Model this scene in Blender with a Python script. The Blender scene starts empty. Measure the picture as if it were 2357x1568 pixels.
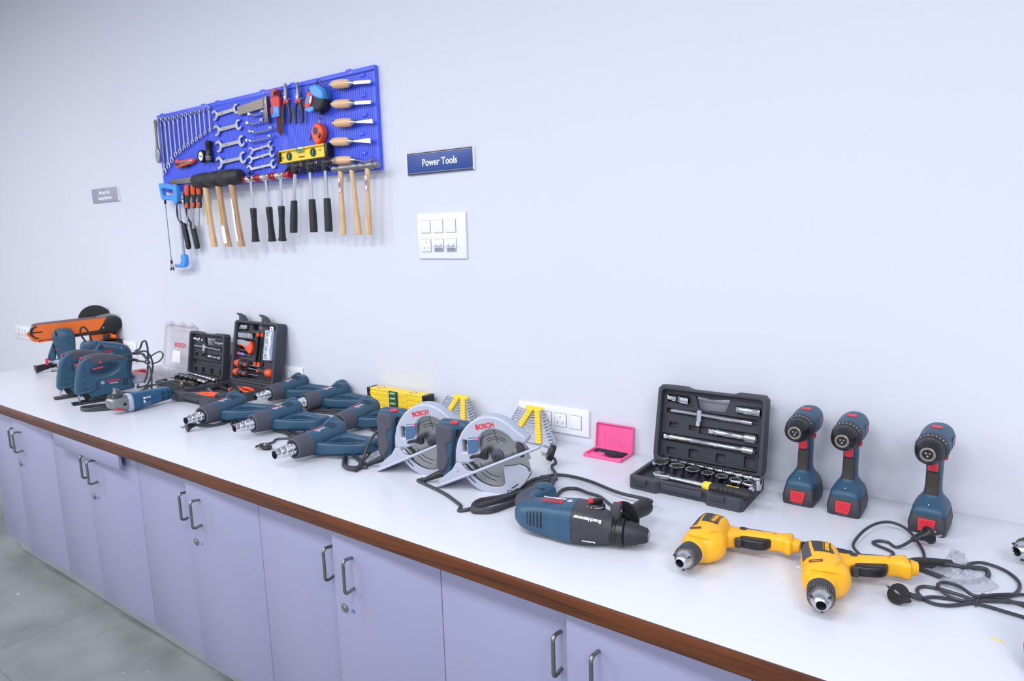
import bpy, math, random
from mathutils import Vector, Matrix
random.seed(7)
PI = math.pi
R = math.radians
ZC = 0.765                       # height of the worktop above the floor; all positions below are measured from it
scene = bpy.context.scene
col = scene.collection

# ------------------------------------------------------------------ camera
cd = bpy.data.cameras.new('camera'); cam = bpy.data.objects.new('camera', cd); col.objects.link(cam)
cd.sensor_width = 36; cd.lens = 23.995; cd.clip_start = .05
RX = (0.8111729311635809, 0.5841416989598807, -0.02787384587294151)
RD = (0.0708818016312465, -0.14551892808789016, -0.9868130581653549)
RF = (-0.5804948285256235, 0.7985002924886224, -0.15944603146704978)
cm = Matrix(((RX[0], -RD[0], -RF[0], 0), (RX[1], -RD[1], -RF[1], -1.8458), (RX[2], -RD[2], -RF[2], .69 + ZC), (0, 0, 0, 1)))
cam.matrix_world = cm
cd.dof.use_dof = True; cd.dof.focus_distance = 1.45; cd.dof.aperture_fstop = 10
scene.camera = cam

# ------------------------------------------------------------------ light
w = bpy.data.worlds.new('world'); scene.world = w; w.use_nodes = True
w.node_tree.nodes['Background'].inputs[0].default_value = (.87, .89, 1, 1)
w.node_tree.nodes['Background'].inputs[1].default_value = .58
def area(name, loc, sx, sy, power, color, rot=(0, 0, 0)):
    l = bpy.data.lights.new(name, 'AREA'); l.shape = 'RECTANGLE'; l.size = sx; l.size_y = sy; l.energy = power; l.color = color
    o = bpy.data.objects.new(name, l); col.objects.link(o); o.location = (loc[0], loc[1], loc[2] + ZC); o.rotation_euler = rot
    return o
CEIL = 2.25
PANELS = [(-6.4, -3.8, 34, (1, .95, .90)), (-4.8, -2.3, 13, (1, .97, .94)), (-2.6, -2.1, 14, (.93, .96, 1)), (-.7, -2.1, 14, (.955, .96, 1)), (1.3, -2.1, 15, (.955, .96, 1)),  # first panel is added to brighten the upper left wall
          (-4.4, -4.2, 22, (.97, .96, 1)), (-.7, -4.2, 22, (.955, .96, 1)), (1.9, -4.2, 22, (.955, .96, 1))]
for x, y, p, c_ in PANELS:
    area('unseen_ceiling_lamp', (x, y, CEIL - .045), 1.15, .55, p * 1.75, c_)
scene.view_settings.view_transform = 'Standard'; scene.view_settings.look = 'None'
scene.view_settings.exposure = 0.52; scene.view_settings.gamma = 1; scene.view_settings.use_curve_mapping = False

# ------------------------------------------------------------------ materials
def hx(h):
    h = h.lstrip('#'); v = [int(h[i:i + 2], 16) / 255 for i in (0, 2, 4)]
    return tuple(((x + .055) / 1.055) ** 2.4 if x > .04045 else x / 12.92 for x in v)
MATS = {}
def mt(name, color, rough=.5, metal=0, var=.06, scale=30, bump=0, bscale=200, alpha=1, trans=0, coat=0, spec=.5):
    m = bpy.data.materials.new(name); m.use_nodes = True; nt = m.node_tree; b = nt.nodes['Principled BSDF']
    c = hx(color) if isinstance(color, str) else color
    tc = nt.nodes.new('ShaderNodeTexCoord'); nz = nt.nodes.new('ShaderNodeTexNoise'); nz.inputs['Scale'].default_value = scale; nz.inputs['Detail'].default_value = 3
    nt.links.new(tc.outputs['Object'], nz.inputs['Vector'])
    mx = nt.nodes.new('ShaderNodeMix'); mx.data_type = 'RGBA'
    mx.inputs[6].default_value = (*[x * (1 - var) for x in c], 1); mx.inputs[7].default_value = (*[min(1, x * (1 + var)) for x in c], 1)
    nt.links.new(nz.outputs['Fac'], mx.inputs[0]); nt.links.new(mx.outputs[2], b.inputs['Base Color'])
    b.inputs['Roughness'].default_value = rough; b.inputs['Metallic'].default_value = metal
    b.inputs['Specular IOR Level'].default_value = spec; b.inputs['Coat Weight'].default_value = coat
    b.inputs['Alpha'].default_value = alpha; b.inputs['Transmission Weight'].default_value = trans
    if bump:
        n2 = nt.nodes.new('ShaderNodeTexNoise'); n2.inputs['Scale'].default_value = bscale
        nt.links.new(tc.outputs['Object'], n2.inputs['Vector'])
        bp = nt.nodes.new('ShaderNodeBump'); bp.inputs['Strength'].default_value = bump; bp.inputs['Distance'].default_value = .002
        nt.links.new(n2.outputs['Fac'], bp.inputs['Height']); nt.links.new(bp.outputs[0], b.inputs['Normal'])
    MATS[name] = m; return m
mt('wall paint', '#d7dbe6', .75, var=.012, scale=2, bump=.25, bscale=6)
mt('white ceiling', '#e4e6ec', .8, var=.02)
mt('white laminate', '#d4d7e0', .28, var=.01, scale=3, spec=.4)
mt('lilac laminate', '#9495b3', .32, var=.02, scale=3)
mt('plinth', '#a0a4a8', .6, var=.05)
mt('dark void', '#1c1e24', .8)
mt('steel', '#b9bcc0', .28, 1, var=.05)
mt('brushed steel', '#8c8c88', .38, 1, var=.1, scale=60)
mt('satin chrome', '#c9cacd', .27, 1, var=.03)
mt('chrome', '#dcdde2', .08, 1, var=.03)
mt('spanner chrome', '#c9ccd8', .25, 1, var=.05)
mt('matt silver', '#b3b8c8', .42, .15, var=.03)
mt('grey plate', '#a5aec6', .42, .1, var=.02)
mt('tool blue', '#2a4f69', .42, var=.06, scale=12, bump=.15, bscale=900)
mt('tool blue dark', '#1b3a50', .45, var=.06)
mt('grinder blue', '#1f5477', .38, var=.05)
mt('rubber grey', '#4a4b58', .62, var=.08, bump=.5, bscale=500)
mt('charcoal', '#37383f', .5, var=.08, bump=.2, bscale=600)
mt('case charcoal', '#3c3e47', .5, var=.06, scale=12, bump=.3, bscale=900)
mt('case inner', '#33353d', .55, var=.06, scale=12, bump=.3, bscale=700)
mt('black plastic', '#191a1e', .38, var=.08)
mt('black rubber', '#25262a', .55, var=.1, bump=.3, bscale=300)
mt('cord rubber', '#37383f', .42, var=.08)
mt('signal red', '#d82f3d', .4, var=.05)
mt('deep red', '#a9152c', .25, var=.08, coat=.5)
mt('letter red', '#d8212c', .45, var=.02)
mt('letter white', '#eef1f7', .5, var=.01)
mt('letter black', '#202226', .5, var=.01)
mt('tool yellow', '#f5b31b', .38, var=.04, scale=10)
mt('level yellow', '#f6d43a', .4, var=.03)
mt('holder yellow', '#f6cf35', .4, var=.03)
mt('sander orange', '#e86f24', .4, var=.04)
mt('grip orange', '#f0562b', .42, var=.04)
mt('belt brown', '#7d6463', .85, var=.1, bump=.6, bscale=900)
mt('board blue', '#4a62ee', .42, var=.03, scale=6)
mt('board groove', '#1526a0', .6, var=.03)
mt('saw blue', '#2b80e0', .35, var=.03)
mt('sky blue', '#4499ee', .35, var=.03)
mt('sign blue', '#2c4a92', .4, var=.02)
mt('sign grey', '#a19eb2', .45, var=.02)
mt('gold line', '#c9c0a0', .35, .5, var=.02)
mt('switch white', '#eff1f7', .3, var=.01)
mt('gap grey', '#8b90a0', .6, var=.02)
mt('vial green', '#3fa36a', .12, var=.05, coat=.5)
mt('pink plastic', '#f4659f', .38, var=.04)
mt('hex steel', '#3a3d46', .35, .6, var=.08)
mt('rust steel', '#5e3434', .5, .4, var=.1)
mt('bare steel', '#8b8680', .42, .8, var=.15, scale=40)
mt('blade steel', '#a3a4a3', .3, .95, var=.02, scale=8)
mt('mid steel', '#8f9091', .4, .8, var=.06)
mt('label grey', '#46658a', .4, var=.02)
mt('paper', '#f2f2f0', .7, var=.02)
mt('grip bronze', '#3a3532', .6, var=.08)
mt('ring metal', '#9b9a94', .35, .9, var=.06)
mt('violet plastic', '#7f76c0', .2, var=.05)
mt('sticker yellow', '#d8c33a', .5, var=.03)

def wood(name, a, b, ax=0, sc=(3, 40, 40), rough=.45, knots=0):
    m = bpy.data.materials.new(name); m.use_nodes = True; nt = m.node_tree; p = nt.nodes['Principled BSDF']
    tc = nt.nodes.new('ShaderNodeTexCoord'); mp = nt.nodes.new('ShaderNodeMapping'); mp.inputs['Scale'].default_value = sc
    nz = nt.nodes.new('ShaderNodeTexNoise'); nz.inputs['Scale'].default_value = 1; nz.inputs['Detail'].default_value = 6; nz.inputs['Distortion'].default_value = 1.2
    cr = nt.nodes.new('ShaderNodeValToRGB'); cr.color_ramp.elements[0].position = .3; cr.color_ramp.elements[1].position = .72
    cr.color_ramp.elements[0].color = (*hx(a), 1); cr.color_ramp.elements[1].color = (*hx(b), 1)
    nt.links.new(tc.outputs['Object'], mp.inputs[0]); nt.links.new(mp.outputs[0], nz.inputs['Vector']); nt.links.new(nz.outputs['Fac'], cr.inputs[0])
    nt.links.new(cr.outputs[0], p.inputs['Base Color']); p.inputs['Roughness'].default_value = rough
    MATS[name] = m
wood('edge wood', '#3a1d0e', '#6f3a16', sc=(2.2, 60, 60), rough=.35)
wood('handle wood', '#c49a6e', '#e6c8a0', sc=(60, 60, 6))
wood('mallet wood', '#a87e5a', '#cfa983', sc=(60, 60, 6))
wood('chisel wood', '#dcae84', '#ecc9a4', sc=(8, 60, 60))

def clearmat(name, color, alpha, rough=.15):
    m = bpy.data.materials.new(name); m.use_nodes = True; nt = m.node_tree; b = nt.nodes['Principled BSDF']
    b.inputs['Base Color'].default_value = (*hx(color), 1); b.inputs['Roughness'].default_value = rough; b.inputs['Coat Weight'].default_value = .6
    nz = nt.nodes.new('ShaderNodeTexNoise'); nz.inputs['Scale'].default_value = 25; nz.inputs['Detail'].default_value = 4
    mr = nt.nodes.new('ShaderNodeMapRange'); mr.inputs[3].default_value = alpha * .6; mr.inputs[4].default_value = alpha * 1.4
    nt.links.new(nz.outputs['Fac'], mr.inputs[0]); nt.links.new(mr.outputs[0], b.inputs['Alpha'])
    MATS[name] = m
clearmat('clear plastic', '#e2dfe6', .30)
clearmat('clear bag', '#c8cbd8', .55, .1)
clearmat('clear blue box', '#9fb4d4', .75)

def floor_mat():
    m = bpy.data.materials.new('stone floor'); m.use_nodes = True; nt = m.node_tree; b = nt.nodes['Principled BSDF']
    tc = nt.nodes.new('ShaderNodeTexCoord')
    br = nt.nodes.new('ShaderNodeTexBrick'); br.inputs['Scale'].default_value = 1; br.inputs['Brick Width'].default_value = 1.15; br.inputs['Row Height'].default_value = .58
    br.inputs['Mortar Size'].default_value = .003; br.offset = .5
    br.inputs['Color1'].default_value = (*hx('#626e70'), 1); br.inputs['Color2'].default_value = (*hx('#7b8786'), 1); br.inputs['Mortar'].default_value = (*hx('#6a7474'), 1)
    nz = nt.nodes.new('ShaderNodeTexNoise'); nz.inputs['Scale'].default_value = 4; nz.inputs['Detail'].default_value = 8
    nt.links.new(tc.outputs['Object'], br.inputs['Vector']); nt.links.new(tc.outputs['Object'], nz.inputs['Vector'])
    mx = nt.nodes.new('ShaderNodeMix'); mx.data_type = 'RGBA'; mx.blend_type = 'OVERLAY'; mx.inputs[0].default_value = .55
    nt.links.new(br.outputs['Color'], mx.inputs[6]); nt.links.new(nz.outputs['Fac'], mx.inputs[7])
    hs = nt.nodes.new('ShaderNodeHueSaturation'); hs.inputs['Saturation'].default_value = .45
    nt.links.new(mx.outputs[2], hs.inputs['Color'])
    # pale plaster specks
    n2 = nt.nodes.new('ShaderNodeTexNoise'); n2.inputs['Scale'].default_value = 30; n2.inputs['Detail'].default_value = 5
    nt.links.new(tc.outputs['Object'], n2.inputs['Vector'])
    cr = nt.nodes.new('ShaderNodeValToRGB'); cr.color_ramp.elements[0].position = .69; cr.color_ramp.elements[1].position = .76
    nt.links.new(n2.outputs['Fac'], cr.inputs[0])
    m2 = nt.nodes.new('ShaderNodeMix'); m2.data_type = 'RGBA'; m2.inputs[7].default_value = (*hx('#b8c2c4'), 1)
    nt.links.new(cr.outputs[0], m2.inputs[0]); nt.links.new(hs.outputs[0], m2.inputs[6]); nt.links.new(m2.outputs[2], b.inputs['Base Color'])
    b.inputs['Roughness'].default_value = .35
    MATS['stone floor'] = m
floor_mat()

# ------------------------------------------------------------------ mesh helpers
def fill_mesh(loops, t, bev=0, res=2):
    """flat outline(s) with holes, given a thickness t (centred on z=0) and rounded edges"""
    cu = bpy.data.curves.new('tmp', 'CURVE'); cu.dimensions = '2D'; cu.fill_mode = 'BOTH'
    for L in loops:
        sp = cu.splines.new('POLY'); sp.points.add(len(L) - 1)
        for i, p in enumerate(L): sp.points[i].co = (p[0], p[1], 0, 1)
        sp.use_cyclic_u = True
    cu.extrude = max(0, t / 2 - bev); cu.bevel_depth = bev; cu.bevel_resolution = res; cu.offset = -bev
    o = bpy.data.objects.new('tmp', cu); col.objects.link(o)
    dg = bpy.context.evaluated_depsgraph_get(); me = bpy.data.meshes.new_from_object(o.evaluated_get(dg))
    v = [tuple(x.co) for x in me.vertices]; f = [tuple(p.vertices) for p in me.polygons]
    bpy.data.objects.remove(o); bpy.data.curves.remove(cu); bpy.data.meshes.remove(me)
    return v, f
def frame(o, z, x=None):
    """matrix with local z along z, placed at o"""
    z = Vector(z).normalized(); x = Vector(x) if x else (Vector((1, 0, 0)) if abs(z.x) < .9 else Vector((0, 1, 0)))
    y = z.cross(x).normalized(); x = y.cross(z)
    return Matrix(((x.x, y.x, z.x, o[0]), (x.y, y.y, z.y, o[1]), (x.z, y.z, z.z, o[2]), (0, 0, 0, 1)))
def crom(P, k=6, closed=False):
    P = [Vector(p) for p in P]; n = len(P); out = []
    for i in range(n if closed else n - 1):
        a = P[(i - 1) % n] if closed or i > 0 else P[0] * 2 - P[1]
        b = P[i]; c = P[(i + 1) % n]
        d = P[(i + 2) % n] if closed or i + 2 < n else P[-1] * 2 - P[-2]
        for j in range(k):
            t = j / k
            out.append(.5 * ((2 * b) + (c - a) * t + (2 * a - 5 * b + 4 * c - d) * t * t + (3 * b - a - 3 * c + d) * t ** 3))
    if not closed: out.append(P[-1])
    return out
def sm(L, k=4): return [(p.x, p.y) for p in crom([(a, b, 0) for a, b in L], k, True)]
def rp(x0, y0, x1, y1, r=.005, n=4):
    out = []
    for cx, cy, a0 in ((x1 - r, y1 - r, 0), (x0 + r, y1 - r, 90), (x0 + r, y0 + r, 180), (x1 - r, y0 + r, 270)):
        for i in range(n + 1):
            a = R(a0 + 90 * i / n); out.append((cx + r * math.cos(a), cy + r * math.sin(a)))
    return out
def circ(x, y, r, n=24, a0=0, a1=360):
    full = abs(a1 - a0) >= 360; m = n if full else n + 1
    return [(x + r * math.cos(R(a0 + (a1 - a0) * i / n)), y + r * math.sin(R(a0 + (a1 - a0) * i / n))) for i in range(m)]
def ngon(x, y, r, n=6, a=0): return [(x + r * math.cos(2 * PI * i / n + a), y + r * math.sin(2 * PI * i / n + a)) for i in range(n)]

class MB:
    def __init__(s, m=None): s.v = []; s.f = []; s.m = m or Matrix()
    def add(s, v, f, m=None):
        M = s.m @ m if m else s.m; k = len(s.v)
        s.v += [tuple(M @ Vector(p)) for p in v]; s.f += [tuple(i + k for i in q) for q in f]; return s
    def box(s, c, d, rot=None, bev=0, m=None):
        x, y, z = d[0] / 2, d[1] / 2, d[2] / 2
        M = Matrix.Translation(c) @ (rot.to_4x4() if rot else Matrix())
        if m: M = m @ M
        if bev:
            b = min(bev, x * .9, y * .9, z * .9)
            v, f = fill_mesh([rp(-x, -y, x, y, b, 2)], 2 * z, b * .99, 1); return s.add(v, f, M)
        v = [(a * x, b * y, c_ * z) for a in (-1, 1) for b in (-1, 1) for c_ in (-1, 1)]
        return s.add(v, [(0, 1, 3, 2), (4, 6, 7, 5), (0, 4, 5, 1), (2, 3, 7, 6), (0, 2, 6, 4), (1, 5, 7, 3)], M)
    def plate(s, loops, t, bev=0, m=None, res=2):
        v, f = fill_mesh(loops, t, bev, res); return s.add(v, f, m)
    def lathe(s, prof, m=None, n=24, a0=0, a1=360, cap=True):
        """prof = (height along local z, radius)"""
        full = abs(a1 - a0) >= 360; k = n if full else n + 1; v = []; f = []
        for h, r in prof:
            for i in range(k):
                a = R(a0 + (a1 - a0) * i / n); v.append((r * math.cos(a), r * math.sin(a), h))
        for j in range(len(prof) - 1):
            for i in range(n):
                a, b = j * k + i, j * k + (i + 1) % k; f.append((a, b, b + k, a + k))
        if cap and full:
            f.append(tuple(range(k))[::-1]); f.append(tuple((len(prof) - 1) * k + i for i in range(k)))
        return s.add(v, f, m)
    def cyl(s, a, b, r, r2=None, n=16):
        a, b = Vector(a), Vector(b); return s.lathe([(0, r), ((b - a).length, r if r2 is None else r2)], frame(a, b - a), n)
    def tube(s, P, r, n=8, k=6, closed=False):
        P = crom(P, k, closed) if k > 1 else [Vector(p) for p in P]
        m = len(P); v = []; f = []; t0 = (P[1] - P[0]).normalized(); u = t0.orthogonal().normalized()
        for i, p in enumerate(P):
            t = (P[(i + 1) % m] - P[i - 1]) if closed or 0 < i < m - 1 else (P[1] - P[0] if i == 0 else P[-1] - P[-2])
            if t.length < 1e-9: t = t0
            t.normalize(); u = (u - t * u.dot(t)); u = u.normalized() if u.length > 1e-6 else t.orthogonal().normalized(); w_ = t.cross(u)
            rr = r(i / (m - 1)) if callable(r) else r
            for j in range(n):
                a = 2 * PI * j / n; v.append(tuple(p + u * (rr * math.cos(a)) + w_ * (rr * math.sin(a))))
        for i in range(m if closed else m - 1):
            for j in range(n):
                a = i * n + j; b = i * n + (j + 1) % n; c_ = ((i + 1) % m) * n
                f.append((a, b, c_ + (j + 1) % n, c_ + j))
        if not closed: f.append(tuple(range(n))[::-1]); f.append(tuple((m - 1) * n + j for j in range(n)))
        return s.add(v, f)
    def loft(s, secs, axis='z', n=28, e=2.6, m=None, k=3):
        """secs = (position along axis, centre a, centre b, half a, half b[, exponent]); smoothed with k steps"""
        S = [list(q) + ([e] if len(q) == 5 else []) for q in secs]; T = []
        if k > 1:
            for i in range(len(S) - 1):
                a = S[i - 1] if i else S[0]; b = S[i]; c_ = S[i + 1]; d = S[i + 2] if i + 2 < len(S) else S[-1]
                for j in range(k):
                    t = j / k; T.append([.5 * (2 * b[q] + (c_[q] - a[q]) * t + (2 * a[q] - 5 * b[q] + 4 * c_[q] - d[q]) * t * t + (3 * b[q] - a[q] - 3 * c_[q] + d[q]) * t ** 3) for q in range(6)])
            T.append(S[-1])
        else: T = S
        v = []; f = []
        for h, ca, cb, a, b, ex in T:
            for i in range(n):
                t = 2 * PI * i / n; c_, s_ = math.cos(t), math.sin(t)
                p = ca + max(a, 1e-4) * math.copysign(abs(c_) ** (2 / ex), c_); q = cb + max(b, 1e-4) * math.copysign(abs(s_) ** (2 / ex), s_)
                v.append((p, q, h) if axis == 'z' else (p, h, q) if axis == 'y' else (h, p, q))
        for j in range(len(T) - 1):
            for i in range(n):
                a = j * n + i; b = j * n + (i + 1) % n; f.append((a, b, b + n, a + n))
        f.append(tuple(range(n))[::-1]); f.append(tuple((len(T) - 1) * n + i for i in range(n)))
        return s.add(v, f, m)
    def patch(s, secs, t0, t1, off=.0006, h0=None, h1=None, axis='z', n=10, e=2.6, m=None, k=4):
        """thin skin following part of a loft surface, between angles t0..t1 and positions h0..h1"""
        S = [list(q) + ([e] if len(q) == 5 else []) for q in secs]; T = []
        def ev(h):
            for a, b in zip(S[:-1], S[1:]):
                if a[0] <= h <= b[0]:
                    u = (h - a[0]) / (b[0] - a[0]); u = u * u * (3 - 2 * u) * .3 + u * .7; return [x + (y - x) * u for x, y in zip(a, b)]
            return S[-1] if h > S[-1][0] else S[0]
        h0 = S[0][0] if h0 is None else h0; h1 = S[-1][0] if h1 is None else h1; N = 4 * k; v = []; f = []
        for j in range(N + 1):
            h, ca, cb, a, b, ex = ev(h0 + (h1 - h0) * j / N); h = h0 + (h1 - h0) * j / N
            for i in range(n + 1):
                t = R(t0 + (t1 - t0) * i / n); c_, s_ = math.cos(t), math.sin(t)
                p = ca + (a + off) * math.copysign(abs(c_) ** (2 / ex), c_); q = cb + (b + off) * math.copysign(abs(s_) ** (2 / ex), s_)
                v.append((p, q, h) if axis == 'z' else (p, h, q) if axis == 'y' else (h, p, q))
        for j in range(N):
            for i in range(n): a = j * (n + 1) + i; f.append((a, a + 1, a + n + 2, a + n + 1))
        return s.add(v, f, m)
    def text(s, txt, size, m=None, ext=.0004, bold=0, shear=0, sx=1):
        cu = bpy.data.curves.new('t', 'FONT'); cu.body = txt; cu.size = size; cu.extrude = ext; cu.offset = bold; cu.shear = shear
        cu.align_x = 'CENTER'; cu.align_y = 'CENTER'; cu.resolution_u = 3
        o = bpy.data.objects.new('t', cu); col.objects.link(o)
        dg = bpy.context.evaluated_depsgraph_get(); me = bpy.data.meshes.new_from_object(o.evaluated_get(dg))
        v = [(x.co.x * sx, x.co.y, x.co.z) for x in me.vertices]; f = [tuple(p.vertices) for p in me.polygons]
        bpy.data.objects.remove(o); bpy.data.curves.remove(cu); bpy.data.meshes.remove(me)
        return s.add(v, f, m)
    def build(s, name, mat, parent=None, label=None, smooth=True, loc=None):
        me = bpy.data.meshes.new(name); me.from_pydata(s.v, [], [q for q in s.f if len(set(q)) > 2]); me.update()
        me.materials.append(MATS[mat])
        if smooth and len(me.polygons):
            me.shade_smooth(); me.set_sharp_from_angle(angle=R(38))
        o = bpy.data.objects.new(name, me); col.objects.link(o)
        if parent is not None: o.parent = parent
        elif loc is not None: o.location = (loc[0], loc[1], loc[2] + ZC)
        else: o.location = (0, 0, ZC)
        if label: o['label'] = label
        return o
# axis helpers: matrices turning a plate (drawn in xy) so it lies in another plane
XZ = Matrix.Rotation(R(90), 4, 'X')          # plate x -> x, y -> z, thickness along y
def MT(x, y, z): return Matrix.Translation((x, y, z))
def RZ(a): return Matrix.Rotation(R(a), 4, 'Z')
def RX_(a): return Matrix.Rotation(R(a), 4, 'X')
def RY(a): return Matrix.Rotation(R(a), 4, 'Y')
def tag(o, label=None, cat=None, group=None, kind=None):
    for k_, v_ in (('label', label), ('category', cat), ('group', group), ('kind', kind)):
        if v_: o[k_] = v_
    return o
def thing(name, label, cat, loc=(0, 0, 0), rz=0, group=None):
    o = bpy.data.objects.new(name, None); col.objects.link(o); o.empty_display_size = .02
    o.location = (loc[0], loc[1], loc[2] + ZC); o.rotation_euler = (0, 0, R(rz))
    return tag(o, label, cat, group)
def dup(o, loc=None, rz=None, label=None, parent=None):
    c_ = o.copy(); col.objects.link(c_); c_.parent = parent
    if loc is not None: c_.location = (loc[0], loc[1], loc[2] + ZC)
    if rz is not None: c_.rotation_euler = (0, 0, R(rz))
    if label: c_['label'] = label
    for ch in list(o.children): dup(ch, parent=c_)
    return c_
def struct(name, mb, mat, **k): o = mb.build(name, mat, **k); o['kind'] = 'structure'; return o

# ------------------------------------------------------------------ room
FL = -ZC
struct('floor', MB().box((-2.5, -2.6, FL - .05), (11.6, 5.6, .1)), 'stone floor')
struct('wall_back', MB().box((-2.5, .1, (CEIL + FL) / 2), (11.6, .2, CEIL - FL + .1)), 'wall paint')
struct('wall_left', MB().box((-8.3, -2.6, (CEIL + FL) / 2), (.2, 5.6, CEIL - FL + .1)), 'wall paint')
struct('wall_right', MB().box((3.3, -2.6, (CEIL + FL) / 2), (.2, 5.6, CEIL - FL + .1)), 'wall paint')
struct('ceiling', MB().box((-2.5, -2.6, CEIL + .05), (11.6, 5.6, .1)), 'white ceiling')

# ------------------------------------------------------------------ cabinets
SEAMS = [-4.46, -3.785, -3.087, -2.384, -1.682, -.989, -.296, .40]
YF = -.785; DT = -.047; DB = -.672
ORD = ['', 'leftmost cabinet in view, beside the open floor', 'second cabinet from the left, with a loose fascia strip hanging under the worktop',
       'cabinet below the nearest heat guns, third from the left', 'cabinet marked 20 in blue pen beside its lock', 'rightmost cabinet with handles in view, in the foreground', 'cabinet past the rightmost seam, mostly out of frame']
for i in range(1, 7):
    x0, x1 = SEAMS[i], SEAMS[i + 1]; mid = (x0 + x1) / 2
    c_ = thing('base_cabinet', 'lilac laminate ' + ORD[i], 'cabinet', ((x0 + x1) / 2, -.4, FL), 0, 'lilac cabinets under the worktop')
    X = lambda x: x - mid
    body = MB(MT(-mid, .4, -FL))
    body.box((mid, -.385, (DT + DB) / 2), (x1 - x0 - .004, .76, DT - DB - .004))
    body.box((mid, YF + .032, -.048), (x1 - x0 - .004, .02, .018))
    body.build('body', 'lilac laminate', c_)
    MB(MT(-mid, .4, -FL)).box((mid, -.372, (DB + FL) / 2), (x1 - x0, .73, DB - FL - .001)).build('plinth', 'plinth', c_)
    for k, (a, b) in enumerate(((x0 + .0012, mid + .006), (mid - .004, x1 - .0012))):
        # the right door of each pair stands slightly ajar, its free edge proud of the left door
        ang = .020 / (b - a) if k else 0
        yc = lambda x: YF - (b - x) * ang                           # front face of this door at x
        d = MB(MT(-mid, .4, -FL)).box(((a + b) / 2, yc((a + b) / 2) + .0085, (DT + DB) / 2), (b - a, .017, DT - DB), rot=Matrix.Rotation(ang, 3, 'Z'), bev=.0012).build('door', 'lilac laminate', c_)
        hxp = mid - .028 if k == 0 else mid + .066
        yf = yc(hxp)
        MB(MT(-mid, .4, -FL)).tube([(hxp, yf + .002, -.103), (hxp, yf - .022, -.1), (hxp, yf - .03, -.107), (hxp, yf - .03, -.12), (hxp, yf - .03, -.165), (hxp, yf - .03, -.18), (hxp, yf - .022, -.187), (hxp, yf + .002, -.184)], .0042, 10, 4).build('handle', 'brushed steel', d)
        if k:
            lx = mid + .027; yf = yc(lx)
            MB(MT(-mid, .4, -FL)).lathe([(-.001, .0115), (.003, .0115), (.004, .008), (.005, .0075), (.0052, .003)], frame((lx, yf, -.248), (0, -1, 0)), 24).build('lock', 'ring metal', d)
            tx = {1: '1', 2: '8', 3: '3', 4: '20', 5: '', 6: ''}[i]
            if tx:
                if 'pen blue' not in MATS: mt('pen blue', '#3a55b8', .6, var=.02)
                MB(MT(-mid, .4, -FL)).text(tx, .014, MT(lx + .028, yc(lx + .028) - .0006, -.25) @ XZ @ RZ(-8), .0002, shear=.2).build('handwritten_number', 'pen blue', d)
    if i == 2:
        MB(MT(-mid, .4, -FL)).box((-2.71, -.811, -.066), (.53, .012, .052), bev=.001).build('fascia_strip', 'lilac laminate', c_, 'loose strip hanging proud of the doors')
    if i in (1, 4): MB(MT(-mid, .4, -FL)).box((mid + .10, YF + .019, -.0455), (.21, .003, .013)).build('gap_shade_strip', 'dark void', c_, 'dark strip painted as the shade in the gap above the door')  # dark plate stands in for the shade inside the gap

# worktop
wt = thing('worktop', 'long white laminate worktop with a dark brown wood front edge', 'worktop', (0, 0, 0))
MB().box(((-4.42 + .9) / 2, -.407, -.019), (5.32, .81, .038)).build('top', 'white laminate', wt)
MB().box(((-4.42 + .9) / 2, -.815, -.0192), (5.324, .008, .0384), bev=.0015).build('edge_trim', 'edge wood', wt, 'dark brown polished wood edge')

# ceiling light panels (out of view, they light the room)
pl = None
for x, y, p, c_ in PANELS:
    if pl is None:
        pl = thing('unseen_ceiling_light', 'unseen flat white panel light on the ceiling', 'ceiling light', (x, y, CEIL - .03), 0, 'ceiling panel lights')  # this first fixture goes with the added leftmost lamp
        MB().box((0, 0, .015), (1.2, .6, .03), bev=.003).build('frame', 'switch white', pl)
    else: dup(pl, (x, y, CEIL - .03), 0)
# ================================================================== tools on the blue board
BF = -.02                                    # front face of the board
board = thing('tool_board', 'long bright blue grooved plastic tool board screwed to the wall', 'tool board', (-2.684, 0, 1.11))
bo = MT(2.684, 0, -1.11)
BX = [-3.457, -3.0, -2.46, -1.909]; BZ0, BZ1 = .926, 1.296
def near(x, y, t): return abs(x - t) < .001
for i in range(3):
    x0, x1 = BX[i], BX[i + 1]
    p = MB(bo).box(((x0 + x1) / 2, -.008, (BZ0 + BZ1) / 2), (x1 - x0 - .001, .014, BZ1 - BZ0), bev=.002)
    e = .022
    p.box(((x0 + x1) / 2, -.0165, BZ1 - e / 2), (x1 - x0 - .001, .007, e), bev=.001); p.box(((x0 + x1) / 2, -.0165, BZ0 + e / 2), (x1 - x0 - .001, .007, e), bev=.001)
    n = int(round((x1 - x0 - .016) / .0103)); st = (x1 - x0 - .016) / n
    for k in range(n + 1):
        x = x0 + .008 + k * st; wd = .0078 if 0 < k < n else .015
        p.box((x, -.0165, (BZ0 + BZ1) / 2), (wd, .007, BZ1 - BZ0 - .03))
    p.build('panel', 'board blue', board)
    for q in range(2):
        tx = x0 + (.06, .40)[q] if i else x0 + (.03, .40)[q]
        tab = MB(bo).plate([[(tx - .016, BZ1 - .003), (tx + .016, BZ1 - .003), (tx + .011, BZ1 + .008), (tx - .011, BZ1 + .008)]], .008, .001, MT(0, -.008, 0) @ XZ).build('hanging_tab', 'board blue', board)
        MB(bo).lathe([(-.0005, .0035), (.0015, .003), (.002, .001)], frame((tx - .02 + .045, BF, BZ1 - .008), (0, -1, 0)), 12).build('screw', 'steel', board)
    MB(bo).lathe([(-.0005, .004), (.002, .003), (.0025, .001)], frame(((x0 + x1) / 2 + .1, BF, BZ0 + .011), (0, -1, 0)), 12).build('screw', 'steel', board)
HOOK0 = None
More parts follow.
